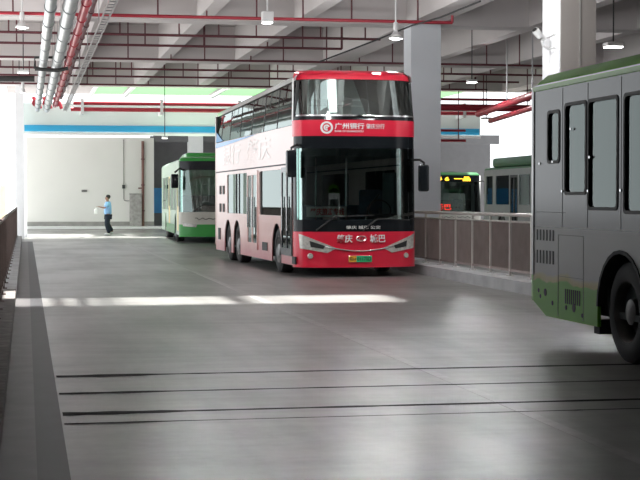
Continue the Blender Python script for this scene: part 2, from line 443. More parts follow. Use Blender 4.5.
for z in (.8, 2.2, 3.6): MB().box(-.1, .1, -.19, 0, z, z + .05).build('bracket', 'darkred', e)
MB().cyl((0, -.1, 2.05), (-.25, -.1, 2.05), .035).build('branch', 'brown', e)
xk0, xk1 = W(128, DW)[0], W(139.8, DW)[0]
e = empty('wall_cabinet', ((xk0 + xk1) / 2, YW, .12), label='tall grey cabinet standing at the foot of the cream wall', cat='cabinet')
wk = (xk1 - xk0) / 2
MB().box(-wk, wk, -.35, 0, 0, 1.72, .01).build('body', 'cabinet', e)
MB().box(-wk + .03, -.01, -.37, -.35, .1, 1.68).build('door', 'cabinet', e)
MB().box(.01, wk - .03, -.37, -.35, .1, 1.68).build('door', 'cabinet', e)
MB().box(-wk - .02, wk + .02, -.38, 0, 1.72, 1.76).build('top', 'base', e)

# ------------------------------------------------------------------ railings
def railing(name, X, ya, yb, step, h, z0, label, mpost, mbar, mtop, face, bars=.11, double=True):
    e = empty(name, (X, ya, z0), label=label, cat='railing')
    L = yb - ya; n = int(L / step)
    for i in range(n + 1):
        y = i * step
        MB().box(-.02, .02, y - .025, y + .025, 0, h - .03, .004).box(-.06, .06, y - .06, y + .06, 0, .015).build('post', mpost, e)
    MB().cyl((0, -.1, h), (0, n * step + .1, h), .032, 12).build('top_rail', mtop, e, True)
    if double: MB().cyl((0, 0, h - .12), (0, n * step, h - .12), .018, 8).build('upper_rail', mtop, e, True)
    MB().box(-.015, .015, 0, n * step, .08, .12).build('lower_rail', mbar, e)
    for i in range(n):
        b = MB(); y = i * step + bars
        while y < (i + 1) * step - .03:
            b.box(-.009, .009, y - .009, y + .009, .1, h - (.13 if double else .03)); y += bars
        b.build('bar_panel', mbar, e)
    return e
railing('right_railing'.replace('right_', 'platform_'), 8.36, 15.6, 49.5, 1.17, 1.07, .2, 'bronze bar railing with steel posts on the raised kerb beside the red bus', 'rail', 'bars', 'rail', 1, bars=.06)
railing('terrace_railing', -.36, 6, 62, 1.6, 1.1, .12, 'dark brown railing along the open left edge of the hall', 'railbrown', 'railbrown', 'railbrown', 1, bars=.10, double=False)

# ------------------------------------------------------------------ pipes under the ceiling
ORD = ['nearest', 'second', 'third', 'fourth', 'fifth', 'sixth', 'seventh']
for i, (D, xa, xb, m, hs) in enumerate((
        (37.0, -2.3, 10.35, 'redpipe', 13), (41.2, -2.3, 9.5, 'darkred', 3), (44.0, -2.6, 9.0, 'darkred', 5), (48.3, -2.6, 18, 'darkred', 7),
        (52.0, -2.7, 18, 'darkred', 9), (55.2, -2.7, 18, 'darkred', 4), (59.2, -2.7, 18, 'darkred', 8))):
    x, y = W(160, D)
    e = empty('sprinkler_pipe', (0, y, 5.9), label=f'dark red cross pipe under the ceiling, {ORD[i]} of the seven counted from the viewer' if i else 'bright red cross pipe below the white beam, nearest of the seven ceiling pipes', cat='pipe', group='cross pipes under the ceiling')
    pr = .035 if i else .04
    MB().cyl((xa, 0, 0), (xb, 0, 0), pr, 10).build('pipe', m, e, True)
    rr = random.Random(hs); xx = xa + rr.uniform(.2, 1)
    on_beam = any(yb - .05 < y < yb + .85 for yb in (39.1, 50.6))
    while xx < xb:
        bm_ = any(a - .08 < xx < a + w + .08 for a, w in ((-2.9, .4), (1.75, .35), (4.25, .35), (6.75, .35), (9.7, .8), (13, .35), (16, .35)))
        top = (6.06 if (on_beam or bm_) else SL) - 5.9
        MB().cyl((xx, 0, 0), (xx, 0, top), .022, 6).build('hanger', 'darkred', e)
        xx += rr.uniform(1.0, 1.9)
    if i in (0, 2, 3):
        MB().cyl((xb, 0, -.0), (xb, 0, .95), .035, 8).build('riser', m, e, True)
# longitudinal services on the left
zc = 5.15
def long_run(name, m, X, r, y0, y1, label, cat, clamps=True, z=zc):
    e = empty(name, (X, y0, z), label=label, cat=cat)
    b = MB(); L = y1 - y0
    b.cyl((0, 0, 0), (0, L, 0), r, 14); b.build('pipe', m, e, True)
    y = 1.2
    while y < L: MB().cyl((0, y - .05, 0), (0, y + .05, 0), r + .018, 14).build('coupling', m, e, True); y += 2.6
    y = 2.5
    while y < L - .4:
        if not any(abs(y + y0 - yb - .4) < .6 for yb in (27.6, 39.1, 50.6, 62.1)) : MB().cyl((0, y, r), (0, y, SL - z), .012, 6).build('hanger', 'tray', e)
        y += 4.1
    return e
long_run('ventilation_duct', 'steel', .47, .105, 18, 63.0, 'silver ceiling pipe, leftmost of the long runs toward the far wall', 'pipe')
long_run('ventilation_duct', 'steel', .83, .13, 18, 63.0, 'thicker silver ceiling pipe left of the red long pipe', 'pipe')
long_run('fire_main_pipe', 'redpipe', 1.14, .085, 18, 62.0, 'red ceiling pipe running lengthwise beside the silver pipes', 'pipe', z=zc + .1)
long_run('water_pipe', 'darkred', 1.33, .05, 18, 60, 'thin dark red pipe running lengthwise right of the red one', 'pipe', z=zc + .25)
e = empty('cable_tray', (1.55, 18, zc - .05), label='grey ladder cable tray running lengthwise right of the ceiling pipes', cat='cable tray')
L = 45.1
MB().box(-.075, -.06, 0, L, -.03, .03).build('side_rail', 'tray', e); MB().box(.06, .075, 0, L, -.03, .03).build('side_rail', 'tray', e)
for k in range(95): MB().box(-.06, .06, .2 + k * .47, .26 + k * .47, -.02, 0).build('rung', 'tray', e)
for k in range(7): MB().cyl((0, 3.1 + k * 6.2, 0), (0, 3.1 + k * 6.2, SL - zc + .05 if k not in (3, 5) else 2.05), .012, 6).build('hanger', 'tray', e)
e = tag(MB().tube([(.25, 41.5, 4.98), (.47, 41.5, 4.96), (.83, 41.5, 4.94), (1.1, 41.5, 5.0)], .05).tube([(.25, 41.8, 5.0), (.25, 41.8, 5.3), (1.1, 41.8, 5.32), (1.12, 41.8, 5.0), (.25, 41.8, 4.98)], .035).build('pipe_clamp', 'cable'), 'black clamp wrapped around the two silver ceiling pipes', 'clamp')
e = tag(MB().tube([(-2.4, 52, 5.55), (-1.2, 52, 5.5), (.3, 52, 5.52)], .1, 10).cyl((-1.9, 52, 5.5), (-1.9, 52, SL), .015, 6).cyl((-.2, 52, 5.5), (-.2, 52, SL), .015, 6).build('drain_hose', 'cable', None, True), 'thick black pipe at upper left under the ceiling', 'pipe')
# red pipes in front of the fascia
e = empty('fire_pipe_pair', (0, 63.5, 0), label='pair of pinkish red pipes in front of the pale green fascia', cat='pipe')
MB().cyl((1.9, 0, 5.46), (19.3, 0, 5.46), .085).build('pipe', 'redpipe', e, True)
MB().cyl((1.8, 0, 5.2), (19.3, 0, 5.2), .085).build('pipe', 'redpipe', e, True)
b = MB()
for k in range(6): MB().box(2.2 + k * 3.2, 2.32 + k * 3.2, -.12, 1.1, 5.0, 5.62).build('bracket', 'lampbody', e)
e = empty('valve_cluster', (.65, 63.9, 5.35), label='cluster of red valves and elbows at the left end of the red pipes', cat='valve')
for q in range(3):
    b = MB(); X = -.35 + q * .42
    b.tube([(X, 0, .35), (X + .08, 0, .2), (X + .22, 0, .12), (X + .3, 0, -.12)], .07); b.build('elbow', 'redpipe', e, True)
    MB().cyl((X + .08, 0, .2), (X + .08, .72, .2), .025, 8).build('wall_bracket', 'redpipe', e, True)
    MB().lathe([(.02, -.05), (.14, -.05), (.15, 0), (.14, .05), (.02, .05)], 14, 'Y', (X + .1, -.1, .1)).build('hand_wheel', 'redpipe', e, True)
# right background services
xa, ya = W(443, 55); 
e = empty('fire_main_pipe', (0, 55.5, 4.95), label='thick dull red pipe crossing above the parked green buses', cat='pipe')
MB().cyl((14.3, 0, 0), (18.5, 0, 0), .13, 14).build('pipe', 'redpipe', e, True)
MB().cyl((14.3, 0, .3), (18.5, 0, .3), .05, 10).build('branch', 'redpipe', e, True)
for k in range(3): MB().cyl((15 + k * 1.7, 0, 0), (15 + k * 1.7, 0, SL - 4.95), .02, 6).build('hanger', 'darkred', e)
e = empty('riser_pipe', (0, 0, 0), label='red pipe slanting up beside the rear roof corner of the near bus', cat='pipe')
x1_, y1_ = W(478, 50); x2_, y2_ = W(548, 42)
MB().cyl((x1_, y1_, Z(114, 50)), (x2_, y2_, Z(90, 42)), .11, 12).build('pipe', 'redpipe', e, True)
MB().cyl((x1_ + .4, y1_, Z(121, 50)), (x2_, y2_, Z(103, 42)), .08, 12).build('branch', 'redpipe', e, True)
b = MB()
for t_ in (.45, .8):
    xx, yy = x1_ + (x2_ - x1_) * t_, y1_ + (y2_ - y1_) * t_; zz = Z(114, 50) + (Z(90, 42) - Z(114, 50)) * t_
    b.cyl((xx, yy, zz), (xx, yy, SL if t_ < .5 else SL), .02, 6)
b.build('hanger', 'tray', e)
e = empty('light_trunking', (14.5, 62.4, 4.0), label='thin red trunking below the blue stripe behind the green buses', cat='pipe')
MB().cyl((0, 0, .42), (3.5, 0, .42), .05).build('pipe', 'redpipe', e, True)
MB().box(0, 3.5, -.1, .1, -.05, .05).build('trunking', 'redpipe', e)
for k in (.3, 3.2): MB().cyl((k, 0, 0), (k, 0, 2.06), .02, 6).build('hanger', 'darkred', e)
e = tag(MB().tube([W(480, 35) + (Z(2, 35),), W(440, 36) + (Z(18, 36),), W(412, 36.5) + (Z(26, 36.5),), W(375, 37) + (Z(41, 37),), W(320, 38) + (Z(62, 38),)], .02, 6).build('ceiling_cable', 'cable'), 'black cable slung below the ceiling toward the pale column', 'cable')

# ------------------------------------------------------------------ pendant lamps
def lamp(px, py, D, shape, label, size=1., glow=0):
    x, y = W(px, D); z = Z(py, D)
    e = empty('pendant_lamp', (x, y, z), label=label, cat='lamp', group='lamps hanging from the ceiling')
    top = SL
    for a, w in ((-2.9, .4), (1.75, .35), (4.25, .35), (6.75, .35), (9.7, .8), (13, .35)):
        if a < x < a + w: top = 6.08
    for yb in (27.6, 39.1, 50.6):
        if yb < y < yb + .8: top = 6.06
    if shape == 'box':
        MB().box(-.12, .12, -.12, .12, -.1, .12, .02).build('housing', 'lampbody', e)
        MB().box(-.10, .10, -.10, .10, -.125, -.1).build('diffuser', 'lamp', e)
        MB().cyl((0, 0, .1), (0, 0, top - z), .018).build('rod', 'lampbody', e)
    elif shape == 'bell':
        MB().lathe([(.02, .34), (.05, .33), (.06, .2), (.045, .14), (.07, .1), (.15 * size, 0), (.14 * size, -.03)], 20, 'Z').build('shade', 'lampbody', e, True)
        MB().lathe([(.001, -.035), (.08, -.05), (.13 * size, -.03), (.14 * size, 0)], 20, 'Z').build('diffuser', 'lamp', e, True)
        MB().cyl((0, 0, .3), (0, 0, top - z), .02).build('rod', 'lampbody', e)
    else:
        MB().box(-.22 * size, .22 * size, -.14, .14, -.03, .05, .02).build('housing', 'lampbody', e)
        MB().box(-.20 * size, .20 * size, -.12, .12, -.05, -.03).build('diffuser', 'lamp', e)
        MB().cyl((0, 0, .04), (0, 0, top - z), .015).build('rod', 'cable', e)
    if glow:
        l = bpy.data.lights.new('lamp_light', 'POINT'); l.energy = glow; l.shadow_soft_size = .1; l.color = (.98, .99, 1)
        lo = bpy.data.objects.new('lamp_light', l); lo.location = (x, y, z - .15); col.objects.link(lo)
def added_lamp(x, y):
    # unseen lamps added above the picture to brighten the bus fronts
    D = x * SA + y * CA; px = 26 + x * F / (D * CA)
    lamp(px, 200 - (5.3 - CZ) * F / D, D, 'bell', 'white bell lamp added out of view to light the bus fronts', 1., glow=150)
lamp(267.5, 18, 33, 'box', 'square white lamp box hanging above the upper left of the red bus', glow=120)
lamp(395.5, 38, 34.5, 'bell', 'white bell lamp hanging just left of the pale column', 1., glow=120)
lamp(23, 27, 36.3, 'bell', 'white bell lamp at top left beside the silver pipes', 1., glow=50)
for lx, ly in ((2.9, 26.3), (5.8, 26.6), (8.2, 26.3)):
    added_lamp(lx, ly)
lamp(24, 72, 47, 'flat', 'small pale lamp hanging below the larger bell lamp at upper left', .8)
lamp(23.5, 92, 56, 'bell', 'small dark bodied lamp hanging against the bright gap at far left', .6)
lamp(471.5, 81.5, 46, 'flat', 'lit flat lamp hanging between the pale column and the near bus', .62, glow=120)
lamp(612.5, 45.5, 30.5, 'flat', 'lit flat lamp hanging above the roof of the near bus', .8, glow=120)
lamp(486, 119, 58, 'flat', 'lit flood lamp above the parked green buses', .8)
lamp(165, 137.5, 61, 'flat', 'little lamp under the fascia above the far green bus', .5)

# security camera on the near column
e = empty('security_camera', (c2x - .02, c2y + .25, Z(42, 29)), label='white security camera on a curved arm at the near column', cat='camera')
MB().box(-.015, 0, -.09, .09, -.16, .2).build('wall_plate', 'lampbody', e)
MB().tube([(-.01, 0, -.1), (-.14, 0, -.12), (-.24, 0, -.06), (-.27, 0, .03)], .022).tube([(-.01, 0, .14), (-.12, 0, .1), (-.2, 0, .06)], .012).build('arm', 'lampbody', e, True)
c_ = MB().cyl((-.2, .02, .06), (-.34, -.03, .16), .055, 14).cyl((-.30, -.02, .11), (-.42, -.06, .22), .07, 14).build('camera_housing', 'white', e, True)
MB().cyl((-.42, -.06, .22), (-.43, -.065, .228), .045, 12).build('lens', 'cable', e, True)

# ------------------------------------------------------------------ buses
def sgn(v): return -1 if v < 0 else 1
def plan(x, hw, c, p):
    q = min(1, abs(x) / hw); return c - c * (1 - q ** p) ** (1 / p)
class Front:
    def __init__(s, hw, c, p, rake): s.hw, s.c, s.p, s.rake = hw, c, p, rake
    def y(s, x, z): return plan(x, s.hw, s.c, s.p) + s.rake(z)
    def band(s, z0, z1, nz=3, t0=-1., t1=1., n=40, off=0., hwf=None):
        rows = []
        for j in range(nz + 1):
            z = z0 + (z1 - z0) * j / nz; hw = s.hw - (hwf(z) if hwf else 0) + off; c = s.c + off; row = []
            for i in range(n + 1):
                a = (t0 + (t1 - t0) * i / n) * PI / 2
                x = hw * sgn(math.sin(a)) * abs(math.sin(a)) ** (2 / s.p); y = s.c - c * abs(math.cos(a)) ** (2 / s.p) + s.rake(z)
                row.append(Vector((x, y, z)))
            rows.append(row)
        return rows
    def on(s, off=.012):
        return lambda u, v, w: (u, s.y(u, v) - off - w, v)
    def patch(s, c4, nx=12, nz=4, off=.02):
        (a, b, c, d) = [Vector(q) for q in c4]; rows = []
        for j in range(nz + 1):
            row = []
            for i in range(nx + 1):
                p = (a.lerp(b, i / nx)).lerp(d.lerp(c, i / nx), j / nz)
                row.append(Vector((p.x, s.y(p.x, p.y) - off, p.y)))
            rows.append(row)
        return rows
def wheel(parent, x, y, r=.48, side=-1, deep=False, seg=40):
    w = .29
    o = MB().lathe([(r * .60, .0), (r * .68, -.01), (r * .88, 0), (r * .975, .025), (r, .06), (r, w - .06), (r * .975, w - .025), (r * .85, w), (r * .6, w)], seg).build('wheel', 'black', parent, True)
    g = .13 if deep else .05
    R = MB().lathe([(r * .62, -.004), (r * .60, .012), (r * .56, .03), (r * .52, g + .02), (r * .40, g + .03), (r * .27, g - .01), (r * .25, g - .04 if not deep else g - .09), (r * .12, g - .06 if not deep else g - .11), (.001, g - .06 if not deep else g - .11)], seg)
    rim = R.build('rim', 'rim' if not deep else 'rimdark', o, True)
    b = MB()
    for k in range(10):
        a = 2 * PI * k / 10; yy, zz = r * .335 * math.cos(a), r * .335 * math.sin(a)
        b.cyl((g - .01, yy, zz), (g + .03, yy, zz), .016, 8)
    b.build('wheel_nut', 'chrome', o, True)
    o.location = (x, y, r)
    if side > 0: o.rotation_euler = (0, 0, PI)
    return o
def arch(y, r, z0, zc_=.48):
    P = []
    for k in range(13):
        a = PI * k / 12; P.append((y + r * math.cos(a), zc_ + .02 + r * .98 * math.sin(a)))
    return P   # from +y to -y over the top
def skirt_outline(y0, y1, z0, z1, arches, extra_rear=None):
    """outline with half-open wheel arches cut from the bottom edge (arches sorted by y)"""
    P = [(y0, z1), (y0, z0)]
    for (ya, r) in arches:
        A = arch(ya, r, z0)[::-1]
        P += [(A[0][0], z0)] + A + [(A[-1][0], z0)]
    P += extra_rear or [(y1, z0)]
    P += [(y1, z1)]
    return P
def bus_seats(e, spots, z):
    first = None
    for (x, y) in spots:
        b = MB().box(-.21, .21, -.22, .22, .38, .46, .03)
        b.box(-.21, .21, .17, .26, .42, 1.02, .035).box(-.03, .03, -.05, .05, 0, .4)
        s = b.build('passenger_seat', 'seat', e, True); s.location = (x, y, z)
def place(front_px, D, vp):
    ang = YAW - math.atan((320 - vp) / F)
    x, y = W(front_px, D)
    return x, y, -ang
# ---- red double decker
def red_bus():
    x, y, rz = place(360, 30.8, -18)
    e = empty('double_decker_bus', (x, y, 0), rz, label='red and pink double-decker bus parked facing the viewer', cat='bus')
    L, hw, c, p = 11.3, 1.25, .52, 2.7
    def rake(z):
        if z < .95: return .0
        if z < 3.1: return (z - .95) * .035
        return .075 + (z - 3.1) * .23
    FR = Front(hw, c, p, rake)
    def tr(z): return max(0, z - 3.1) * .06
    # front pieces
    solid(FR.band(.21, .90, 6), .04, (0, 1, 0)).build('front_bumper', 'red', e, True)
    solid(FR.band(.90, 1.14, 2, off=-.005), .03, (0, 1, 0)).build('windscreen_base', 'blackgloss', e, True)
    ws = solid(FR.band(1.14, 2.56, 6, -.86, .86, off=-.012), .012, (0, 1, 0)).build('windscreen', 'g_front', e, True)
    tag(ws, label='large lower windscreen')
    solid(FR.band(2.56, 2.80, 2, off=-.005), .03, (0, 1, 0)).build('destination_panel', 'blackgloss', e, True)
    for s in (-1, 1):
        solid(FR.band(1.14, 2.56, 4, *((-1, -.86) if s < 0 else (.86, 1)), n=6, off=-.004), .03, (0, 1, 0)).build('windscreen_pillar', 'blackgloss', e, True)
    fb = solid(FR.band(2.80, 3.12, 3, off=.004), .03, (0, 1, 0)).build('front_band', 'red', e, True)
    solid(FR.band(3.12, 3.20, 1, off=-.002, hwf=tr), .03, (0, 1, 0)).build('upper_sill', 'blackgloss', e, True)
    solid(FR.band(3.195, 3.225, 1, -.8, .8, off=.012, hwf=tr), .02, (0, 1, 0)).build('sill_trim', 'chrome', e, True)
    uw = solid(FR.band(3.20, 3.95, 5, -.9, .9, off=-.012, hwf=tr), .012, (0, 1, 0)).build('upper_windscreen', 'g_upper', e, True)
    for s in (-1, 1):
        solid(FR.band(3.20, 3.94, 4, *((-1, -.9) if s < 0 else (.9, 1)), n=6, off=-.003, hwf=tr), .03, (0, 1, 0)).build('upper_pillar', 'blackgloss', e, True)
        solid(FR.band(3.12, 3.98, 4, *((-1.0, -.93) if s < 0 else (.93, 1.0)), n=4, off=.01, hwf=tr), .02, (0, 1, 0)).build('pillar_trim', 'white', e, True)
    # roof: red cap then pale roof
    def zroof(y): return 4.08 - .018 * y
    def roofrow(y, inset, k=14):
        row = []
        for i in range(k + 1):
            a = PI * i / k
            xx = -math.cos(a); xw = (hw - .05 - inset) * sgn(xx) * abs(xx) ** .5
            zz = 3.93 - .018 * max(y, 0) + (.20) * abs(math.sin(a)) ** .5 * (1 - inset * .9)
            row.append(Vector((xw, y, zz)))
        return row
    b = MB(); rows = []
    for j in range(8):
        t = j / 7; yy = .62 - .50 * math.sin(t * PI / 2) ; ins = .0 if t < .5 else 0
        rows.append(roofrow(yy, .0))
    # cap front edge: follow plan curve
    cap = []
    for j in range(7):
        t = j / 6
        row = []
        src = FR.band(3.94, 3.94, 1, off=.0, hwf=tr, n=28)[0]
        for q in src:
            yb = q.y; tt = t
            zz = 3.94 + .20 * math.sin(tt * PI / 2) ** .8; yy = yb + .30 * (1 - math.cos(tt * PI / 2)) + .0
            xx = q.x * (1 - .10 * (1 - math.cos(tt * PI / 2)))
            row.append(Vector((xx, yy, zz)))
        cap.append(row)
    last = [Vector((q.x, .95, 4.135 - .0 * abs(q.x))) for q in cap[-1]]
    cap.append(last)
    b.grid(cap); b.build('roof_cap', 'red', e, True)
    b = MB(); b.grid([roofrow(yy, 0) for yy in (.50, .9, 3, 6, 9, L - .25)] + [[Vector((q.x, L - .05, 3.7)) for q in roofrow(L, 0)]])
    b.build('roof', 'silver', e, True)
    # rear
    rows = []
    for z in (.35, 1.2, 2.25, 3.0, 3.75):
        r = [];
        for i in range(25):
            a = (-1 + 2 * i / 24) * PI / 2
            r.append(Vector((hw * sgn(math.sin(a)) * abs(math.sin(a)) ** .4, L - .3 + .3 * abs(math.cos(a)) ** .4, z)))
        rows.append(r)
    solid(rows, .03, (0, -1, 0)).build('rear_panel', 'pink', e, True)
    arches = [(2.34, .55), (7.58, .55), (8.99, .55)]
    for s in (-1, 1):
        fn = (lambda s_: (lambda u, v, w: (s_ * (hw - .02) + w, u, v)))(s)
        holes = []
        if s < 0:
            holes += [rrect(.62, 1.70, .42, 2.2, .04), rrect(4.6, 5.95, .42, 2.18, .04)]
        wins = [(1.85, 4.45), (6.1, 9.1)]
        holes += [rrect(a, b_, 1.2, 2.17, .05) for a, b_ in wins]
        panel('side_panel', skirt_outline(c, L - .3, .22, 2.25, arches), holes, .03, fn, 'pink', e)
        panel('side_band', [(c, 2.27), (L - .3, 2.27), (L - .3, 3.03), (c, 3.03)], [], .035, fn, 'pink', e)
        panel('deck_trim', [(c, 2.245), (L - .3, 2.245), (L - .3, 2.275), (c, 2.275)], [], .045, fn, 'vent', e)
        # glass of lower deck
        for a, b_ in wins:
            w_ = MB().box(s * (hw - .03) - .004, s * (hw - .03) + .004, a - .01, b_ + .01, 1.19, 2.18).build('lower_window', 'g_low', e)
            fr = MB()
            for yy in ([a + (b_ - a) * t for t in ((.4, .55) if b_ > 5 else (.92,))]): fr.box(s * (hw - .02) - .01, s * (hw - .02) + .01, yy - .02, yy + .02, 1.2, 2.17)
            fr.build('window_bar', 'vent', w_)
        # upper glass band: panes between pillars, leaning in
        div = [c - .0, 2.3, 3.9, 5.5, 7.1, 8.7, 10.1, L - .3]
        lean = lambda z: s * (hw - .01 - (z - 3.04) * .08)
        for a, b_ in zip(div, div[1:]):
            P = [Vector((lean(3.04), a + .03, 3.04)), Vector((lean(3.04), b_ - .03, 3.04))]
            Q = [Vector((lean(3.9), a + .03, 3.91 - .018 * a)), Vector((lean(3.9), b_ - .03, 3.91 - .018 * b_))]
            solid([P, Q], .01, (-s, 0, 0)).build('upper_window', 'g_side', e)
        for d_ in div:
            b = solid([[Vector((lean(3.04) + s * .006, d_ - .03, 3.04)), Vector((lean(3.04) + s * .006, d_ + .03, 3.04))], [Vector((lean(3.9) + s * .006, d_ - .03, 3.92 - .018 * d_)), Vector((lean(3.9) + s * .006, d_ + .03, 3.92 - .018 * d_))]], .05, (-s, 0, 0))
            b.build('window_pillar', 'vent', e)
        # wheels
        for ya, r in arches:
            wheel(e, s * (hw - .05), ya, .48, s, seg=32)
        # wheel housings
        for ya, r in arches:
            b = MB(); A = arch(ya, r, .2)
            b.grid([[Vector((s * (hw - .03), u, v)) for u, v in A], [Vector((s * .75, u, v)) for u, v in A]]); b.build('wheel_housing', 'vent', e, True)
    # blue and white swoosh along the upper window sill
    fnl = lambda u, v, w: (-hw - .006 + w, u, v)
    sw = []
    for k in range(16): t = k / 15; sw.append((L - .35 - t * 6.2, 3.03 + .0 + .18 * (1 - t) ** 2 + .02))
    sw2 = [(u, 2.90 + .12 * (k / 15) ** 1.3) for k, (u, v) in enumerate(sw)][::-1]
    MB().prism([(u, min(v, 3.02)) for u, v in sw] + sw2, fnl, -.004, .0).build('blue_swoosh', 'busblue', e)
    b = MB().prism([(L - .35, 3.05), (L - 1.6, 3.05), (L - 1.2, 3.12), (L - .35, 3.32)], lambda u, v, w: (-hw + (v - 3.04) * .08 - .003 + w, u, v), -.004, .0)
    b.build('blue_corner', 'busblue', e)
    text('side_lettering', '银行', -9.9, -7.0, 2.42, 2.92, lambda u, v, w: (-hw - .003 - w, -u, v), 'textfaint', e, .01, .001)
    text('side_lettering', '肇庆', -6.0, -3.0, 2.42, 2.92, lambda u, v, w: (-hw - .003 - w, -u, v), 'textfaint', e, .01, .001)
    # engine grilles
    for (ya, za) in ((9.65, 1.78), (9.65, 1.32), (10.2, 1.78), (10.2, 1.32)):
        b = MB().box(-hw - .012, -hw + .01, ya - .12, ya + .12, za - .1, za + .12); g = b.build('side_grille', 'vent', e)
    MB().box(-hw - .01, -hw + .01, 3.4, 4.0, .42, .60).build('battery_vent', 'vent', e)
    MB().box(-hw - .01, -hw + .01, 10.2, 10.55, .5, .8).build('battery_vent', 'vent', e)
    # doors
    def door(y0, y1, fm, label):
        fnd = lambda u, v, w: (-hw + .0 + w, u, v)
        ym = (y0 + y1) / 2
        d = panel('door', rrect(y0, y1, .40, 2.2, .03), [rrect(y0 + .07, ym - .04, .55, 2.1, .04), rrect(ym + .04, y1 - .07, .55, 2.1, .04)], .04, fnd, fm, e)
        tag(d, label=label)
        for a, b_ in ((y0 + .06, ym - .03), (ym + .03, y1 - .06)):
            MB().box(-hw - .004, -hw + .004, a, b_, .54, 2.11).build('door_glass', 'g_low', d)
            MB().cyl((-hw - .03, b_ - .1, .9), (-hw - .03, b_ - .1, 1.6), .014, 8).build('door_handle', 'chrome', d)
        return d
    door(.60, 1.72, 'blackgloss', 'narrow black front door')
    door(4.58, 5.97, 'pink', 'pink middle door')
    # inside
    MB().box(-1.15, 1.15, .62, L - .4, .36, .40).build('lower_floor', 'interior', e)
    MB().box(-1.18, 1.18, .5, L - .35, 2.42, 2.60).build('upper_floor', 'interior_pale', e)
    MB().box(-1.1, 1.1, L - .8, L - .7, .4, 2.4).box(-1.1, -.1, 6.4, 6.46, .4, 2.4).build('bulkhead', 'interior', e)
    b = MB().box(-1.02, 1.02, .36, .85, .75, 1.12, .04).box(.35, .98, .70, .95, 1.0, 1.25, .04); b.build('dashboard', 'interior', e)
    b = MB(); 
    ringp = [(.66 + .23 * math.cos(t), .98 + .12 * math.sin(t), 1.34 + .19 * math.sin(t)) for t in [2 * PI * k / 24 for k in range(25)]]
    b.tube(ringp, .016, 8).cyl((.66, .98, 1.34), (.66, .8, 1.15), .03); b.build('steering_wheel', 'vent', e, True)
    MB().box(.40, .90, 1.25, 1.75, .8, .92, .04).box(.40, .90, 1.65, 1.78, .85, 1.75, .05).build('driver_seat', 'seat', e, True)
    MB().box(.98, 1.04, 1.1, 2.0, .8, 2.1).build('driver_screen', 'interior_pale', e)
    for xx in (-.55, .1): MB().cyl((xx, 1.6, .4), (xx, 1.6, 2.42), .02, 8).build('grab_pole', 'chrome', e, True)
    MB().tube([(.28, .62, 1.12), (.32, .6, 1.38), (.42, .58, 1.5), (.55, .57, 1.66)], .018, 8).build('monitor_arm', 'chrome', e, True)
    bus_seats(e, [(-.85, 2.4), (-.4, 2.4), (-.85, 6.9), (.85, 2.6), (.4, 2.6), (.85, 3.5)], .4)
    bus_seats(e, [(-.9, 1.5), (-.45, 1.5), (.9, 1.5), (.45, 1.5), (-.9, 2.4), (.9, 2.4), (-.9, 3.3), (.9, 3.3), (-.9, 4.2), (-.9, 5.1)], 2.6)
    b = MB().tube([(-.95, .45, 3.28), (-.95, .4, 3.42), (.95, .4, 3.42), (.95, .45, 3.28)], .014, 8); b.build('front_guard_rail', 'chrome', e, True)
    for k in range(4): MB().tube([(1.02, 1.0 + .4 * k, 3.5), (.86, 1.0 + .4 * k, 3.72), (.86, 1.3 + .4 * k, 3.72)], .014, 6).build('grab_rail', 'chrome', e, True)
    # route board on dash
    bd = solid(FR.patch([(-1.04, 1.40), (-.26, 1.40), (-.26, 1.19), (-1.04, 1.19)], 16, 1, -.05), .01, (0, 1, 0)).build('route_board', 'board', e)
    text('board_lettering', '肇庆旅游专线', -.97, -.31, 1.225, 1.37, lambda u, v, w: (u, FR.y(u, v) + .042 - w, v), 'textred', bd, .02)
    # writing on the band
    T = FR.on(.020)
    text('band_lettering', '广州银行', -.50, .10, 2.935, 3.06, T, 'textwhite', fb, .02)
    text('band_lettering', '肇庆分行', .14, .52, 2.945, 3.05, T, 'textwhite', fb, .008)
    text('band_lettering', 'BANK OF GUANGZHOU', -.50, .08, 2.875, 2.915, T, 'textwhite', fb, .01)
    b = MB()
    def ringp_(r0, r1, cx_, cz_, a0=0, a1=2 * PI, n=24):
        A = [(cx_ + r0 * math.cos(a0 + (a1 - a0) * k / n), cz_ + r0 * math.sin(a0 + (a1 - a0) * k / n)) for k in range(n + 1)]
        B = [(cx_ + r1 * math.cos(a0 + (a1 - a0) * k / n), cz_ + r1 * math.sin(a0 + (a1 - a0) * k / n)) for k in range(n + 1)]
        b.grid([[Vector(T(u, v, .004)) for u, v in A], [Vector(T(u, v, .004)) for u, v in B]])
    ringp_(.085, .125, -.66, 2.965); ringp_(.03, .062, -.66, 2.965, .3, 5.2); ringp_(.0, .022, -.66, 2.965)
    b.build('round_emblem', 'textwhite', fb, recalc=False)
    # bumper details
    T2 = FR.on(.024)
    text('bumper_lettering', '肇庆', -.47, -.16, .685, .845, T2, 'textwhite', e, .012, .012)
    text('bumper_lettering', '城巴', .20, .52, .685, .845, T2, 'textwhite', e, .012, .012)
    text('sill_lettering', '肇庆 城巴 公交', -.28, .42, .955, 1.02, FR.on(.012), 'board', e, .0)
    b = MB()
    for s in (-1, 1):
        pts = [(.02 + s * (.10 * math.cos(t)) + .0, .765 + .05 * math.sin(t)) for t in [k * PI / 10 - PI / 2 for k in range(11)]]
        b.tube([T2(u, v, .006) for u, v in pts], .010, 6)
    b.tube([T2(-.03, .73, .006), T2(.0, .80, .006), T2(.03, .73, .006), T2(.06, .80, .006)], .009, 6)
    b.build('chrome_badge', 'chrome', e, True)
    b = MB(); b.tube([FR.on(.01)(u, .515 + .13 * (abs(u) / .85) ** 1.7, 0) for u in [-.85 + 1.7 * k / 30 for k in range(31)]], .014, 8); b.build('chrome_swoosh', 'chrome', e, True)
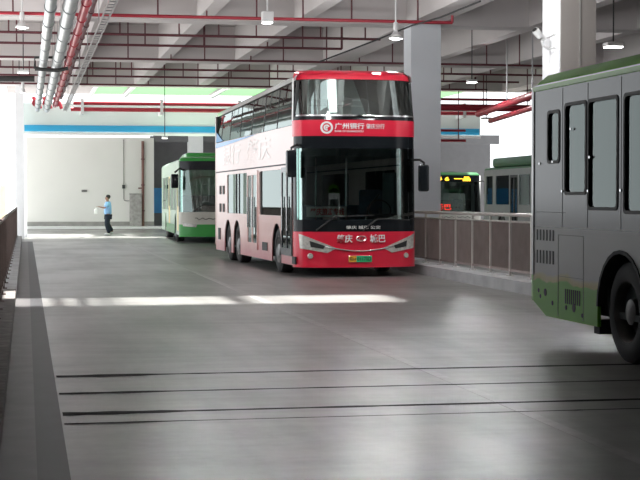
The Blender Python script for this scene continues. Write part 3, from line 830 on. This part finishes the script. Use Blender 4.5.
    for s in (-1, 1):
        q = [(s * 1.19, .86), (s * .48, .575), (s * .66, .48), (s * 1.17, .57)]
        h = solid(FR.patch(q, 16, 5, .018), .02, (0, 1, 0)).build('headlight', 'lampglass', e, True)
        q2 = [(s * 1.0, .72), (s * .70, .62), (s * .74, .56), (s * .98, .60)]
        solid(FR.patch(q2, 8, 3, .026), .01, (0, 1, 0)).build('lamp_reflector', 'vent', h, True)
        xx = s * .98; yy = FR.y(xx, .42)
        MB().lathe([(.001, -.03), (.045, -.03), (.055, -.01), (.06, .03)], 18, 'Y', (xx, yy - .005, .42)).build('fog_light', 'lampglass', e, True)
    MB().box(-.14 - .10, .24, FR.y(0, .36) - .025, FR.y(0, .36) - .005, .295, .425, .006).build('plate_holder', 'chrome', e)
    pl = MB().box(-.08, .235, FR.y(0, .36) - .032, FR.y(0, .36) - .024, .30, .42).build('number_plate', 'plate', e)
    MB().box(-.235, -.08, FR.y(0, .36) - .032, FR.y(0, .36) - .024, .30, .42).build('plate_end', 'plateorange', pl)
    yp = FR.y(0, .36) - .034
    text('plate_lettering', '粤H', -.22, -.09, .325, .395, lambda u, v, w: (u, yp - w, v), 'textdark', pl, .01, .001)
    text('plate_lettering', '01170D', -.06, .22, .325, .395, lambda u, v, w: (u, yp - w, v), 'textdark', pl, .01, .001)
    # lower lip
    solid(FR.band(.19, .225, 1, off=.006), .03, (0, 1, 0)).build('bumper_lip', 'red', e, True)
    # wipers
    Tw = FR.on(.05)
    for (a, mid, b_) in (((-.88, .93), (-.52, 1.20), (.28, 1.23)), ((.05, .93), (.35, 1.16), (1.05, 1.13))):
        b = MB(); b.tube([Tw(*a, 0), Tw(*mid, 0)], .018, 6).tube([Tw(*mid, .0)] + [Tw(mid[0] + (b_[0] - mid[0]) * t / 6, mid[1] + (b_[1] - mid[1]) * t / 6, 0) for t in range(1, 7)], .013, 6)
        b.build('wiper', 'vent', e, True)
    # wiper of upper screen
    MB().tube([FR.on(.04)(u, 3.19 + (.03 if abs(u) < .04 else 0), 0) for u in [-.35 + .7 * k / 10 for k in range(11)]], .015, 6).build('wiper', 'vent', e, True)
    # mirrors
    for s, zz in ((-1, (1.98, 2.52)), (1, (1.70, 2.24))):
        b = MB(); x0 = s * 1.36
        b.box(x0 - .10, x0 + .10, .08, .26, zz[0], zz[1], .04)
        mr = b.build('side_mirror', 'blackgloss', e, True)
        MB().tube([(s * 1.16, .32, zz[1] + .1), (s * 1.27, .14, zz[1] + .10), (s * 1.36, .15, zz[1] + .04), (s * 1.36, .17, zz[1] - .05)], .025, 8).build('mirror_arm', 'vent', mr, True)
    MB().box(-hw - .01, -hw + .02, .3, .6, .25, .4).build('step', 'vent', e)
    # dark underside so no light passes
    MB().box(-1.1, 1.1, .9, L - .5, .3, .36).build('chassis', 'vent', e)
    for z_ in (3.99,):
        for xx in (.42,):
            MB().box(xx - .09, xx + .09, FR.y(xx, 3.95) + .035, FR.y(xx, 3.95) + .09, 4.04, 4.095, .015).build('roof_glint', 'lamp', e)  # glowing box stands in for a light reflection on the red roof
    return e
red_bus()

# ---- near silver and green bus (seen from its rear quarter)
def near_bus():
    ang = YAW - math.atan((320 - 1) / F); rz = -ang
    cx_, cy_ = W(533, 16.84); L, hw = 11.6, 1.25
    R = Matrix.Rotation(rz, 2)
    off = R @ Vector((-hw, L))
    e = empty('city_bus', (cx_ - off.x, cy_ - off.y, 0), rz, label='silver and leaf green bus cut off by the right edge of the photo', cat='bus')
    yr = L
    Y = lambda d: L - d           # distance from the rear
    arches = [(2.6, .60), (L - 2.44, .575)]
    zb, zt = .33, 1.24
    wins = [(Y(.80), Y(.47), 1.93, 2.45), (Y(1.55), Y(.98), 1.60, 2.50), (Y(2.35), Y(1.62), 1.45, 2.50)]
    k = Y(2.52)
    while k > 1.2: wins.append((k - 1.25, k, 1.42, 2.50)); k -= 1.37
    for s in (-1, 1):
        fn = (lambda s_: (lambda u, v, w: (s_ * (hw - .02) + w, u, v)))(s)
        rear = [(Y(.42), .30), (Y(.02), .44)]
        P = skirt_outline(.3, L, .30, zt, arches, extra_rear=rear)
        P = P[:-1] + [(L - .0, zt)]
        panel('side_panel', P, [], .04, fn, 'twotone', e)
        gp = panel('window_band', [(.3, zt), (L, zt), (L, 2.70), (.3, 2.70)], [rrect(a, b_, z0, z1, .05) for a, b_, z0, z1 in wins], .042, fn, 'bandblack', e)
        for i, (a, b_, z0, z1) in enumerate(wins):
            w_ = MB().box(s * (hw - .02) - .005, s * (hw - .02) + .005, a - .01, b_ + .01, z0 - .01, z1 + .01).build('side_window', 'g_near', e)
            panel('window_frame', rrect(a - .02, b_ + .02, z0 - .02, z1 + .02, .06), [rrect(a + .012, b_ - .012, z0 + .012, z1 - .012, .05)], .02, (lambda s_: (lambda u, v, w: (s_ * hw + w, u, v)))(s), 'vent', w_)
        for ya, r in arches:
            wheel(e, s * (hw - .06), ya, .48, s, deep=(ya > 5), seg=56)
            b = MB(); A = arch(ya, r, .2); hx = s * (hw - .04)
            b.grid([[Vector((hx, u, v)) for u, v in A], [Vector((s * .7, u, v)) for u, v in A]]); b.build('wheel_housing', 'vent', e, True)
            b = MB(); ro = arch(ya, r, .2); ri = arch(ya, r - .035, .2)
            b.grid([[Vector((s * (hw + .012), u, v)) for u, v in ro], [Vector((s * (hw + .012), u, v)) for u, v in ri]])
            b.grid([[Vector((s * (hw + .012), u, v)) for u, v in ri], [Vector((s * (hw - .06), u, v)) for u, v in ri]]); b.build('arch_lip', 'black', e, True)
    # roof sides and roof, rounded cross-section
    prof = [(-hw, 2.68), (-hw - .004, 2.74), (-hw + .03, 2.80), (-hw + .12, 2.87), (-hw + .35, 2.93), (0, 2.97), (hw - .35, 2.93), (hw - .12, 2.87), (hw - .03, 2.80), (hw + .004, 2.74), (hw, 2.68)]
    rows = []
    for yy, sh in ((.15, .10), (.4, 0), (4, 0), (8, 0), (L - .12, 0), (L + .02, .03), (L + .07, .12)):
        rows.append([Vector((x_ * (1 - sh * .25), yy, z_ - sh * (.9 if z_ > 2.75 else .3))) for x_, z_ in prof])
    MB().grid(rows).build('roof', 'greendark', e, True)
    # pale green lower roof edge and gutter line
    for s in (-1, 1):
        solid([[Vector((s * (hw + .006), L - .02, 2.70)), Vector((s * (hw + .006), .3, 2.70))], [Vector((s * (hw + .012), L - .02, 2.745)), Vector((s * (hw + .012), .3, 2.745))]], .01, (s, 0, 0)).build('roof_edge', 'greennear', e)
    MB().box(-hw - .022, -hw - .01, .3, L - .1, 2.745, 2.757).build('gutter', 'silver', e)
    MB().box(-.5, .5, 3, 6.5, 2.94, 3.1, .05).build('roof_unit', 'greendark', e, True)
    # rear end with rounded corner
    rows = []
    for z in (.44, .85):
        r = []
        for i in range(25):
            a = (-1 + 2 * i / 24) * PI / 2
            r.append(Vector((hw * sgn(math.sin(a)) * abs(math.sin(a)) ** .35, L - .01 + .12 * abs(math.cos(a)) ** .35, z)))
        rows.append(r)
    solid(rows, .03, (0, -1, 0)).build('rear_bumper', 'greennear', e, True)
    fr_ = lambda u, v, w: (u, L + .02 + .05 * (1 - (abs(u) / hw) ** 4) + w, v)
    rp = panel('rear_panel', rrect(-hw, hw, .85, 2.70, .04), [rrect(-1.02, 1.02, 1.55, 2.52, .1)], .04, fr_, 'silver', e)
    MB().box(-1.03, 1.03, L + .03, L + .04, 1.54, 2.53).build('rear_window', 'g_near', rp)
    MB().box(-hw - .012, -hw + .01, L - .045, L + .03, .72, 2.74, .008).build('corner_trim', 'silver', e)
    # front end
    MB().box(-hw + .02, hw - .02, .25, .32, .35, 1.2).build('front_panel', 'green', e)
    MB().box(-hw + .04, hw - .04, .27, .29, 1.2, 2.7).build('windscreen', 'g_near', e)
    # vents
    X = -hw
    for z0, z1 in ((1.10, 1.215), (.855, .995)):
        b = MB()
        for k in range(6): yy = Y(.14 + k * .098); b.box(X - .004, X + .006, yy - .028, yy + .012, z0, z1)
        b.build('engine_vent', 'vent', e)
    b = MB()
    for k in range(8): yy = Y(1.0 + k * .056); b.box(X - .004, X + .006, yy - .018, yy + .010, .47, .62)
    b.build('lower_vent', 'vent', e)
    # hatch seams
    b = MB()
    a_, c_ = Y(1.50), Y(.78)
    for (y0, y1, z0, z1) in ((a_, c_, 1.165, 1.172), (a_, a_ + .008, .33, 1.17), (c_ - .008, c_, .33, 1.17), (a_, c_, .74, .744)): b.box(X - .003, X + .003, y0, y1, z0, z1)
    b.build('hatch', 'base', e)
    # fixings along the skirt
    for (d, z, r) in ((.19, .56, .022), (.25, .50, .022), (.40, .55, .04), (.62, .45, .025), (1.02, .43, .025), (1.24, .44, .045), (1.47, .38, .022)):
        MB().cyl((X - .004, Y(d), z), (X + .01, Y(d), z), r, 14).build('lock', 'vent', e)
    # window knobs, panel seams
    b = MB()
    for (d, z) in ((.22, 1.92), (.62, 1.93), (.90, 1.62), (1.62, 1.62), (2.44, 1.62), (1.66, 1.95), (1.14, 2.25)): b.cyl((X - .012, Y(d), z), (X, Y(d), z), .014, 8)
    b.build('window_fixing', 'chrome', e)
    b = MB()
    for d in (.90, 1.60, 2.44): b.box(X - .003, X + .004, Y(d) - .006, Y(d) + .006, 1.26, 2.68)
    b.box(X - .003, X + .004, Y(1.0), Y(.05), 1.40, 1.405); b.build('band_seam', 'vent', e)
    # interior
    MB().box(-1.15, 1.15, .5, L - .1, .40, .46).build('cabin_floor', 'interior', e)
    MB().box(-1.15, 1.15, L - 1.9, L - .15, .46, 1.2).build('rear_platform', 'interior', e)
    MB().box(-1.2, 1.2, .4, L - .05, 2.62, 2.66).build('inner_roof', 'ceilbus', e)
    bus_seats(e, [(-.85, L - 1.0), (-.4, L - 1.0), (.85, L - 1.0), (.4, L - 1.0)], 1.2)
    bus_seats(e, [(-.85, L - 2.9), (-.4, L - 2.9), (.85, L - 2.9), (.4, L - 2.9), (-.85, L - 3.8), (.85, L - 3.8)], .82)
    MB().box(-1.1, -.15, L - 4.2, L - 2.0, .46, .82).box(.15, 1.1, L - 4.2, L - 2.0, .46, .82).build('seat_plinth', 'interior', e)
    for yy in (L - 2.2, L - 3.3, L - 4.4): MB().cyl((-.2, yy, .46), (-.2, yy, 2.62), .018, 8).build('grab_pole', 'rail', e, True)
    MB().box(-.8, .8, L - 2.2, 1.5, .26, .40).build('chassis', 'vent', e)
    MB().box(-1.2, -.9, L - 1.8, L - 1.66, .22, .36).build('mud_flap', 'black', e)
near_bus()

# ---- green bus parked at the back left
def green_bus(name, x, y, rz, L, label, m_low, m_mid, led=False, mirror_label=True, W_=2.5, pod=True, sidecol='palegreen'):
    e = empty(name, (x, y, 0), rz, label=label, cat='bus'); hw = W_ / 2
    rk = lambda z: 0 if z < 1.1 else (z - 1.1) * .09
    FR = Front(hw, .42, 2.8, rk)
    solid(FR.band(.22, .66, 3), .04, (0, 1, 0)).build('front_bumper', m_low, e, True)
    solid(FR.band(.66, 1.10, 2), .04, (0, 1, 0)).build('front_panel', m_mid, e, True)
    solid(FR.band(1.10, 2.60, 4, -.88, .88, off=-.01), .012, (0, 1, 0)).build('windscreen', 'g_front', e, True)
    for s in (-1, 1): solid(FR.band(1.10, 2.60, 3, *((-1, -.88) if s < 0 else (.88, 1)), n=5), .03, (0, 1, 0)).build('windscreen_pillar', 'blackgloss', e, True)
    dp = solid(FR.band(2.60, 2.92, 2), .03, (0, 1, 0)).build('destination_panel', 'blackgloss', e, True)
    if led:
        text('route_display', '粤 6  一品', -.95, .72, 2.63, 2.86, FR.on(.02), 'led', dp, .03)
        text('route_display', '城巴', -.9, -.2, 1.20, 1.5, FR.on(.02), 'ledred', dp, .03)
    prof = [(-hw, 2.86), (-hw + .03, 2.96), (-hw + .15, 3.04), (0, 3.10), (hw - .15, 3.04), (hw - .03, 2.96), (hw, 2.86)]
    rows = []
    cap = []
    for j in range(5):
        t = j / 4; cap.append([Vector((q.x * (1 - .08 * t), q.y + .35 * t * t, 2.90 + .17 * math.sin(t * PI / 2))) for q in FR.band(2.9, 2.9, 1, n=24)[0]])
    MB().grid(cap).build('roof_cap', m_low, e, True)
    MB().grid([[Vector((a, yy, b_)) for a, b_ in prof] for yy in (.55, L * .5, L)]).build('roof', m_low if not pod else sidecol, e, True)
    if pod:
        b = MB().box(-.95, .95, 1.0, 3.6, 3.0, 3.24, .08); b.build('roof_unit', m_low, e, True)
    arches = [(2.5, .55), (L - 3.0, .55)]
    nw = [(1.75 + .0, 3.6), (3.75, 5.6), (7.0, 8.8), (8.95, L - .5)]
    for s in (-1, 1):
        fn = (lambda s_: (lambda u, v, w: (s_ * (hw - .02) + w, u, v)))(s)
        wn = [q for q in nw if q[1] > q[0] + .3]
        holes = [rrect(a, b_, 1.15, 2.45, .06) for a, b_ in wn] + ([rrect(.5, 1.6, .42, 2.45, .05), rrect(5.75, 6.9, .42, 2.45, .05)] if s < 0 and L > 8 else [])
        panel('side_panel', skirt_outline(.4, L, .28, 2.9, arches), holes, .04, fn, sidecol, e)
        MB().box(s * hw - .006 if s > 0 else -hw - .006, s * hw + .006 if s > 0 else -hw + .006, 3.1, L - 3.7, .28, .62).build('skirt_stripe', m_low, e)
        for a, b_ in wn:
            MB().box(s * (hw - .02) - .005, s * (hw - .02) + .005, a, b_, 1.14, 2.46).build('side_window', 'g_side', e)
        for ya, r in arches:
            wheel(e, s * (hw - .05), ya, .48, s, seg=28)
            b = MB(); A = arch(ya, r, .2); b.grid([[Vector((s * (hw - .03), u, v)) for u, v in A], [Vector((s * .75, u, v)) for u, v in A]]); b.build('wheel_housing', 'vent', e, True)
        if s < 0 and L > 8:
            for (y0, y1) in ((.5, 1.6), (5.75, 6.9)):
                d = panel('door', rrect(y0, y1, .40, 2.46, .03), [rrect(y0 + .08, y1 - .08, 1.3, 2.36, .04)], .03, fn, 'yellowdoor', e)
                MB().box(-hw + .016, -hw + .024, y0 + .07, y1 - .07, 1.29, 2.37).build('door_glass', 'g_side', d)
    MB().box(-hw + .05, hw - .05, L - .04, L, .3, 2.95, .02).build('rear_panel', sidecol, e)
    MB().box(-hw + .1, hw - .1, .5, L - .1, .40, .46).build('cabin_floor', 'interior', e)
    MB().box(-hw + .1, hw - .1, 3.6, 3.66, .46, 1.7).build('bulkhead', 'interior', e)
    MB().box(-hw + .2, hw - .2, .35, .75, .7, 1.12, .05).build('dashboard', 'interior', e)
    b = MB(); b.tube([(.55 + .22 * math.cos(t), .9 + .1 * math.sin(t), 1.35 + .18 * math.sin(t)) for t in [2 * PI * k / 20 for k in range(21)]], .016, 6); b.build('steering_wheel', 'chrome', e, True)
    MB().box(.32, .8, 1.2, 1.65, .8, .92, .04).box(.32, .8, 1.55, 1.68, .9, 1.75, .04).build('driver_seat', 'seat', e, True)
    bus_seats(e, [(-.8, 2.6), (-.8, 4.4), (.8, 4.4), (-.8, 5.4)], .46)
    for s in (-1, 1):
        q = [(s * 1.14, .74), (s * .62, .66), (s * .66, .56), (s * 1.12, .60)]
        solid(FR.patch(q, 12, 4, .02), .02, (0, 1, 0)).build('headlight', 'lampglass', e, True)
        b = MB().box(s * 1.42 - .13, s * 1.42 + .13, -.12, .06, 1.95, 2.45, .04); mm = b.build('side_mirror', 'blackgloss', e, True)
        MB().tube([(s * 1.1, .3, 2.6), (s * 1.25, .0, 2.65), (s * 1.42, -.03, 2.5)], .035, 8).build('mirror_arm', 'vent', mm, True)
    MB().tube([FR.on(.04)(-.75, 1.12, 0), FR.on(.04)(-.45, 1.35, 0), FR.on(.04)(.2, 1.35, 0)], .015, 6).build('wiper', 'vent', e, True)
    MB().tube([FR.on(.015)(u, .86 + .05 * math.sin(u * 27) + .03 * math.sin(u * 61), 0) for u in [-.7 + 1.4 * k / 20 for k in range(21)]], .012, 6).build('front_script', 'vent', e, True)
    return e
ang = YAW - math.atan((320 - 80) / F)
cx_, cy_ = W(179, 55.3)
R = Matrix.Rotation(-ang, 2); o_ = R @ Vector((-1.25, .3))
green_bus('city_bus', cx_ - o_.x, cy_ - o_.y, -ang, 12, 'green and cream bus parked at the far end, left of the double-decker', 'green', 'cream')
cx_, cy_ = W(482, 69)
bA = green_bus('city_bus', cx_ - 1.3, cy_ - .3, 0, 9, 'dark green bus with amber route display behind the railing', 'greenpod', 'silver', led=True, pod=False, sidecol='silver')

bA.scale = (1, 1, .9)
def side_bus():
    # bus beyond the railing showing its silver flank and green roof unit
    cx_, cy_ = W(484, 64); L = 9.5; hw = 1.25
    e = empty('city_bus', (cx_ + hw, cy_ - L, 0), 0, label='silver bus with green roof unit standing side-on beyond the railing', cat='bus')
    arches = [(2.2, .55), (L - 2.4, .55)]
    wins = [(L - 1.2, L - .3), (L - 3.4, L - 1.6), (L - 5.9, L - 4.6), (L - 7.8, L - 6.1)]
    dr = (L - 4.45, L - 3.5)
    for s in (-1, 1):
        fn = (lambda s_: (lambda u, v, w: (s_ * (hw - .02) + w, u, v)))(s)
        holes = [rrect(a, b_, 1.35, 2.5, .06) for a, b_ in wins]
        if s < 0: holes.append(rrect(dr[0], dr[1], .45, 2.5, .05))
        panel('side_panel', skirt_outline(.1, L, .28, 2.75, arches), holes, .04, fn, 'silverdark', e)
        for a, b_ in wins: 
            w_ = MB().box(s * (hw - .02) - .005, s * (hw - .02) + .005, a, b_, 1.34, 2.51).build('side_window', 'g_near', e)
            MB().box(s * hw - .01, s * hw + .01, a + .02, a + .06, 1.35, 2.5).build('window_frame', 'vent', w_)
        for ya, r in arches:
            wheel(e, s * (hw - .05), ya, .48, s, seg=28)
            b = MB(); A = arch(ya, r, .2); b.grid([[Vector((s * (hw - .03), u, v)) for u, v in A], [Vector((s * .75, u, v)) for u, v in A]]); b.build('wheel_housing', 'vent', e, True)
    d = panel('door', rrect(*dr, .42, 2.5, .03), [rrect(dr[0] + .08, dr[0] + .43, .6, 2.4, .03), rrect(dr[0] + .52, dr[1] - .08, .6, 2.4, .03)], .05, lambda u, v, w: (-hw + .02 + w, u, v), 'vent', e)
    MB().box(-hw + .015, -hw + .025, dr[0] + .06, dr[1] - .06, .58, 2.42).build('door_glass', 'g_near', d)
    MB().grid([[Vector((a, yy, b_)) for a, b_ in ((-hw, 2.73), (-hw + .05, 2.82), (-hw + .25, 2.87), (hw - .25, 2.87), (hw - .05, 2.82), (hw, 2.73))] for yy in (.1, L)]).build('roof', 'greenpod', e, True)
    MB().box(-hw + .03, hw - .03, .0, L - 1.0, 2.84, 3.22, .1).build('roof_unit', 'greenpod', e, True)
    MB().box(-hw + .02, hw - .02, L - .04, L, .3, 2.8, .02).build('rear_panel', 'silverdark', e)
    MB().box(-hw + .02, hw - .02, .06, .1, .3, 2.8, .02).build('front_panel', 'silverdark', e)
    MB().box(-hw + .1, hw - .1, .2, L - .1, .4, .46).build('cabin_floor', 'interior', e)
    MB().box(-.02, .02, .3, L - .3, .46, 1.4).build('bulkhead', 'interior', e)
    bus_seats(e, [(-.8, L - 1.0), (-.8, L - 2.0), (-.8, L - 3.0), (-.8, L - 5.2)], .5)
side_bus()

# ------------------------------------------------------------------ person
def skin(name, V, E, Rr, m, parent=None, sub=2, root=0):
    me = bpy.data.meshes.new('s'); me.from_pydata([Vector(v) for v in V], E, []); o = bpy.data.objects.new('s', me); col.objects.link(o)
    md = o.modifiers.new('k', 'SKIN'); md.use_smooth_shade = True
    for i, sv in enumerate(me.skin_vertices[0].data):
        r = Rr[i]; sv.radius = r if isinstance(r, tuple) else (r, r); sv.use_root = (i == root)
    s = o.modifiers.new('u', 'SUBSURF'); s.levels = sub; s.render_levels = sub
    dg = bpy.context.evaluated_depsgraph_get(); dg.update()
    m2 = bpy.data.meshes.new_from_object(o.evaluated_get(dg)); bpy.data.objects.remove(o)
    m2.name = name; m2.materials.clear(); m2.materials.append(M[m])
    for p_ in m2.polygons: p_.use_smooth = True; p_.material_index = 0
    q = bpy.data.objects.new(name, m2); col.objects.link(q)
    if parent: q.parent = parent
    return q
def person():
    x, y = W(108, 67.3)
    # faces -x (walking left), y is sideways; near side = -y (his left side)
    V, E, Rr = [], [], []
    def add(p_, r, par=None):
        V.append(p_); Rr.append(r); i = len(V) - 1
        if par is not None: E.append((par, i))
        return i
    pel = add((0, 0, .93), .13)
    w1 = add((-.01, 0, 1.10), .115, pel); ch = add((0, 0, 1.28), .135, w1); nk0 = add((.0, 0, 1.42), .075, ch)
    nk = add((-.02, 0, 1.49), .052, nk0); hd0 = add((-.035, 0, 1.56), (.075, .085), nk); hd = add((-.035, 0, 1.64), (.082, .095), hd0); hd2 = add((-.03, 0, 1.70), (.05, .06), hd)
    add((-.125, 0, 1.595), .014, hd0)   # nose
    # legs: near leg forward bend, far leg behind
    for s, kn, an, toe in ((-1, (-.07, -.09, .50), (.05, -.09, .11), (-.12, -.09, .04)), (1, (-.02, .09, .50), (.19, .09, .20), (.05, .09, .10))):
        hp = add((0, s * .09, .86), .095, pel); k_ = add(kn, .062, hp); cf = add(((kn[0] + an[0]) / 2 + .02, kn[1], (kn[2] + an[2]) / 2 + .06), .056, k_); a_ = add(an, .038, cf); add((an[0] + .03, an[1], an[2] - .06), .036, a_)
        add(toe, (.035, .03), a_)
    # left arm (near): stretched forward to the left; right arm bent back
    def hand(wr, d, up, par):
        wr = Vector(wr); d = Vector(d).normalized(); up = Vector(up).normalized(); sd = d.cross(up).normalized()
        pl_ = add(tuple(wr + d * .055), (.026, .018), par)
        for k, ln in zip((-1.5, -.5, .5, 1.5), (.065, .078, .08, .06)):
            b0 = wr + d * .085 + sd * k * .019; f1 = add(tuple(b0), .010, pl_); f2 = add(tuple(b0 + d * ln * .55 - up * .008), .009, f1); add(tuple(b0 + d * ln * .9 - up * .03), .008, f2)
        t0 = wr + d * .03 - sd * .032; t1 = add(tuple(t0), .011, pl_); add(tuple(t0 + d * .035 - sd * .02 - up * .01), .009, t1)
    sh = add((0, -.19, 1.37), .062, ch); el = add((-.14, -.25, 1.18), .043, sh); wr = add((-.36, -.24, 1.235), .027, el); hand((-.36, -.24, 1.235), (-1, 0, .12), (0, 0, 1), wr)
    sh = add((0, .19, 1.37), .062, ch); el = add((.13, .24, 1.13), .043, sh); wr = add((.10, .22, .90), .027, el); hand((.10, .22, .90), (-.1, 0, -1), (0, -1, 0), wr)
    o = skin('person', V, E, Rr, 'skin'); o.location = (x, y, 0)
    tag(o, 'person in light blue shirt and dark trousers walking left by the cream wall', 'person')
    # shirt
    V.clear(); E.clear(); Rr.clear()
    a = add((0, 0, .86), (.20, .19)); b_ = add((-.01, 0, 1.04), (.19, .18), a); c_ = add((0, 0, 1.24), (.205, .185), b_); d_ = add((0, 0, 1.42), (.14, .10), c_)
    add((-.01, 0, 1.47), .08, d_)
    for s, el_ in ((-1, (-.12, -.26, 1.20)), (1, (.11, .25, 1.16))):
        s_ = add((0, s * .19, 1.37), .11, c_); add(el_, .092, s_)
    skin('shirt', V, E, Rr, 'shirt', o)
    V.clear(); E.clear(); Rr.clear()
    a = add((0, 0, .93), .17)
    for s, kn, an in ((-1, (-.07, -.09, .50), (.05, -.09, .08)), (1, (-.02, .09, .50), (.19, .09, .17))):
        h = add((0, s * .09, .82), .14, a); k_ = add(kn, .105, h); add(an, .088, k_)
    skin('trousers', V, E, Rr, 'trousers', o)
    V.clear(); E.clear(); Rr.clear()
    hr = MB().lathe([(.001, -.10), (.07, -.085), (.098, -.03), (.102, .01), (.085, .06), (.05, .085), (.001, .095)], 18, 'Z', (.012, 0, 1.672)); hr.build('hair', 'hair', o, True)
    for s, p0 in ((-1, (.09, -.09, .055)), (1, (.23, .09, .11))):
        V.clear(); E.clear(); Rr.clear()
        a = add(p0, .065); t_ = (p0[0] - .13, p0[1], p0[2] - (.005 if s < 0 else .02)); b_ = add(t_, (.062, .056), a); add((t_[0] - .13, t_[1], t_[2] - .005), .055, b_)
        skin('shoe', V, E, Rr, 'shoe', o, 1)
    for s in (-1, 1):
        g = MB(); g.lathe([(.001, -.012), (.012, -.008), (.014, 0), (.012, .008), (.001, .012)], 10, 'X', (-.113, s * .032, 1.625)); g.build('eye', 'hair', o, True)
        g = MB(); g.lathe([(.001, -.01), (.022, -.008), (.028, 0), (.02, .01), (.001, .012)], 10, 'Y', (-.02, s * .088, 1.61)); g.build('ear', 'skin', o, True)
    # paper bag held in the hand
    b = MB().box(-.08, .08, -.03, .03, -.16, .06, .02).box(-.03, .03, -.01, .01, .05, .12, .005)
    g = b.build('paper_bag', 'paper'); g.location = (x - .53, y - .24, 1.08); tag(g, 'small white bag held in the outstretched hand of the walking person', 'bag')
person()

# ------------------------------------------------------------------ light
w = bpy.data.worlds.new('world'); sc.world = w; w.use_nodes = True
bg = w.node_tree.nodes['Background']; bg.inputs[0].default_value = (.93, .97, 1., 1); bg.inputs[1].default_value = 1.7
s = bpy.data.lights.new('sun', 'SUN'); s.energy = 18; s.angle = .05; s.color = (1, .98, .94)
so = bpy.data.objects.new('sun', s); so.rotation_euler = (math.radians(-3), math.radians(0), 0); col.objects.link(so)

sc.view_settings.view_transform = 'Standard'; sc.view_settings.look = 'None'
sc.view_settings.gamma = 1; sc.view_settings.use_curve_mapping = False
sc.view_settings.exposure = 0.22
try:
    sc.cycles.use_denoising = True; sc.cycles.max_bounces = 10; sc.cycles.diffuse_bounces = 6; sc.cycles.transparent_max_bounces = 16
    sc.cycles.sample_clamp_indirect = 8
except Exception: pass
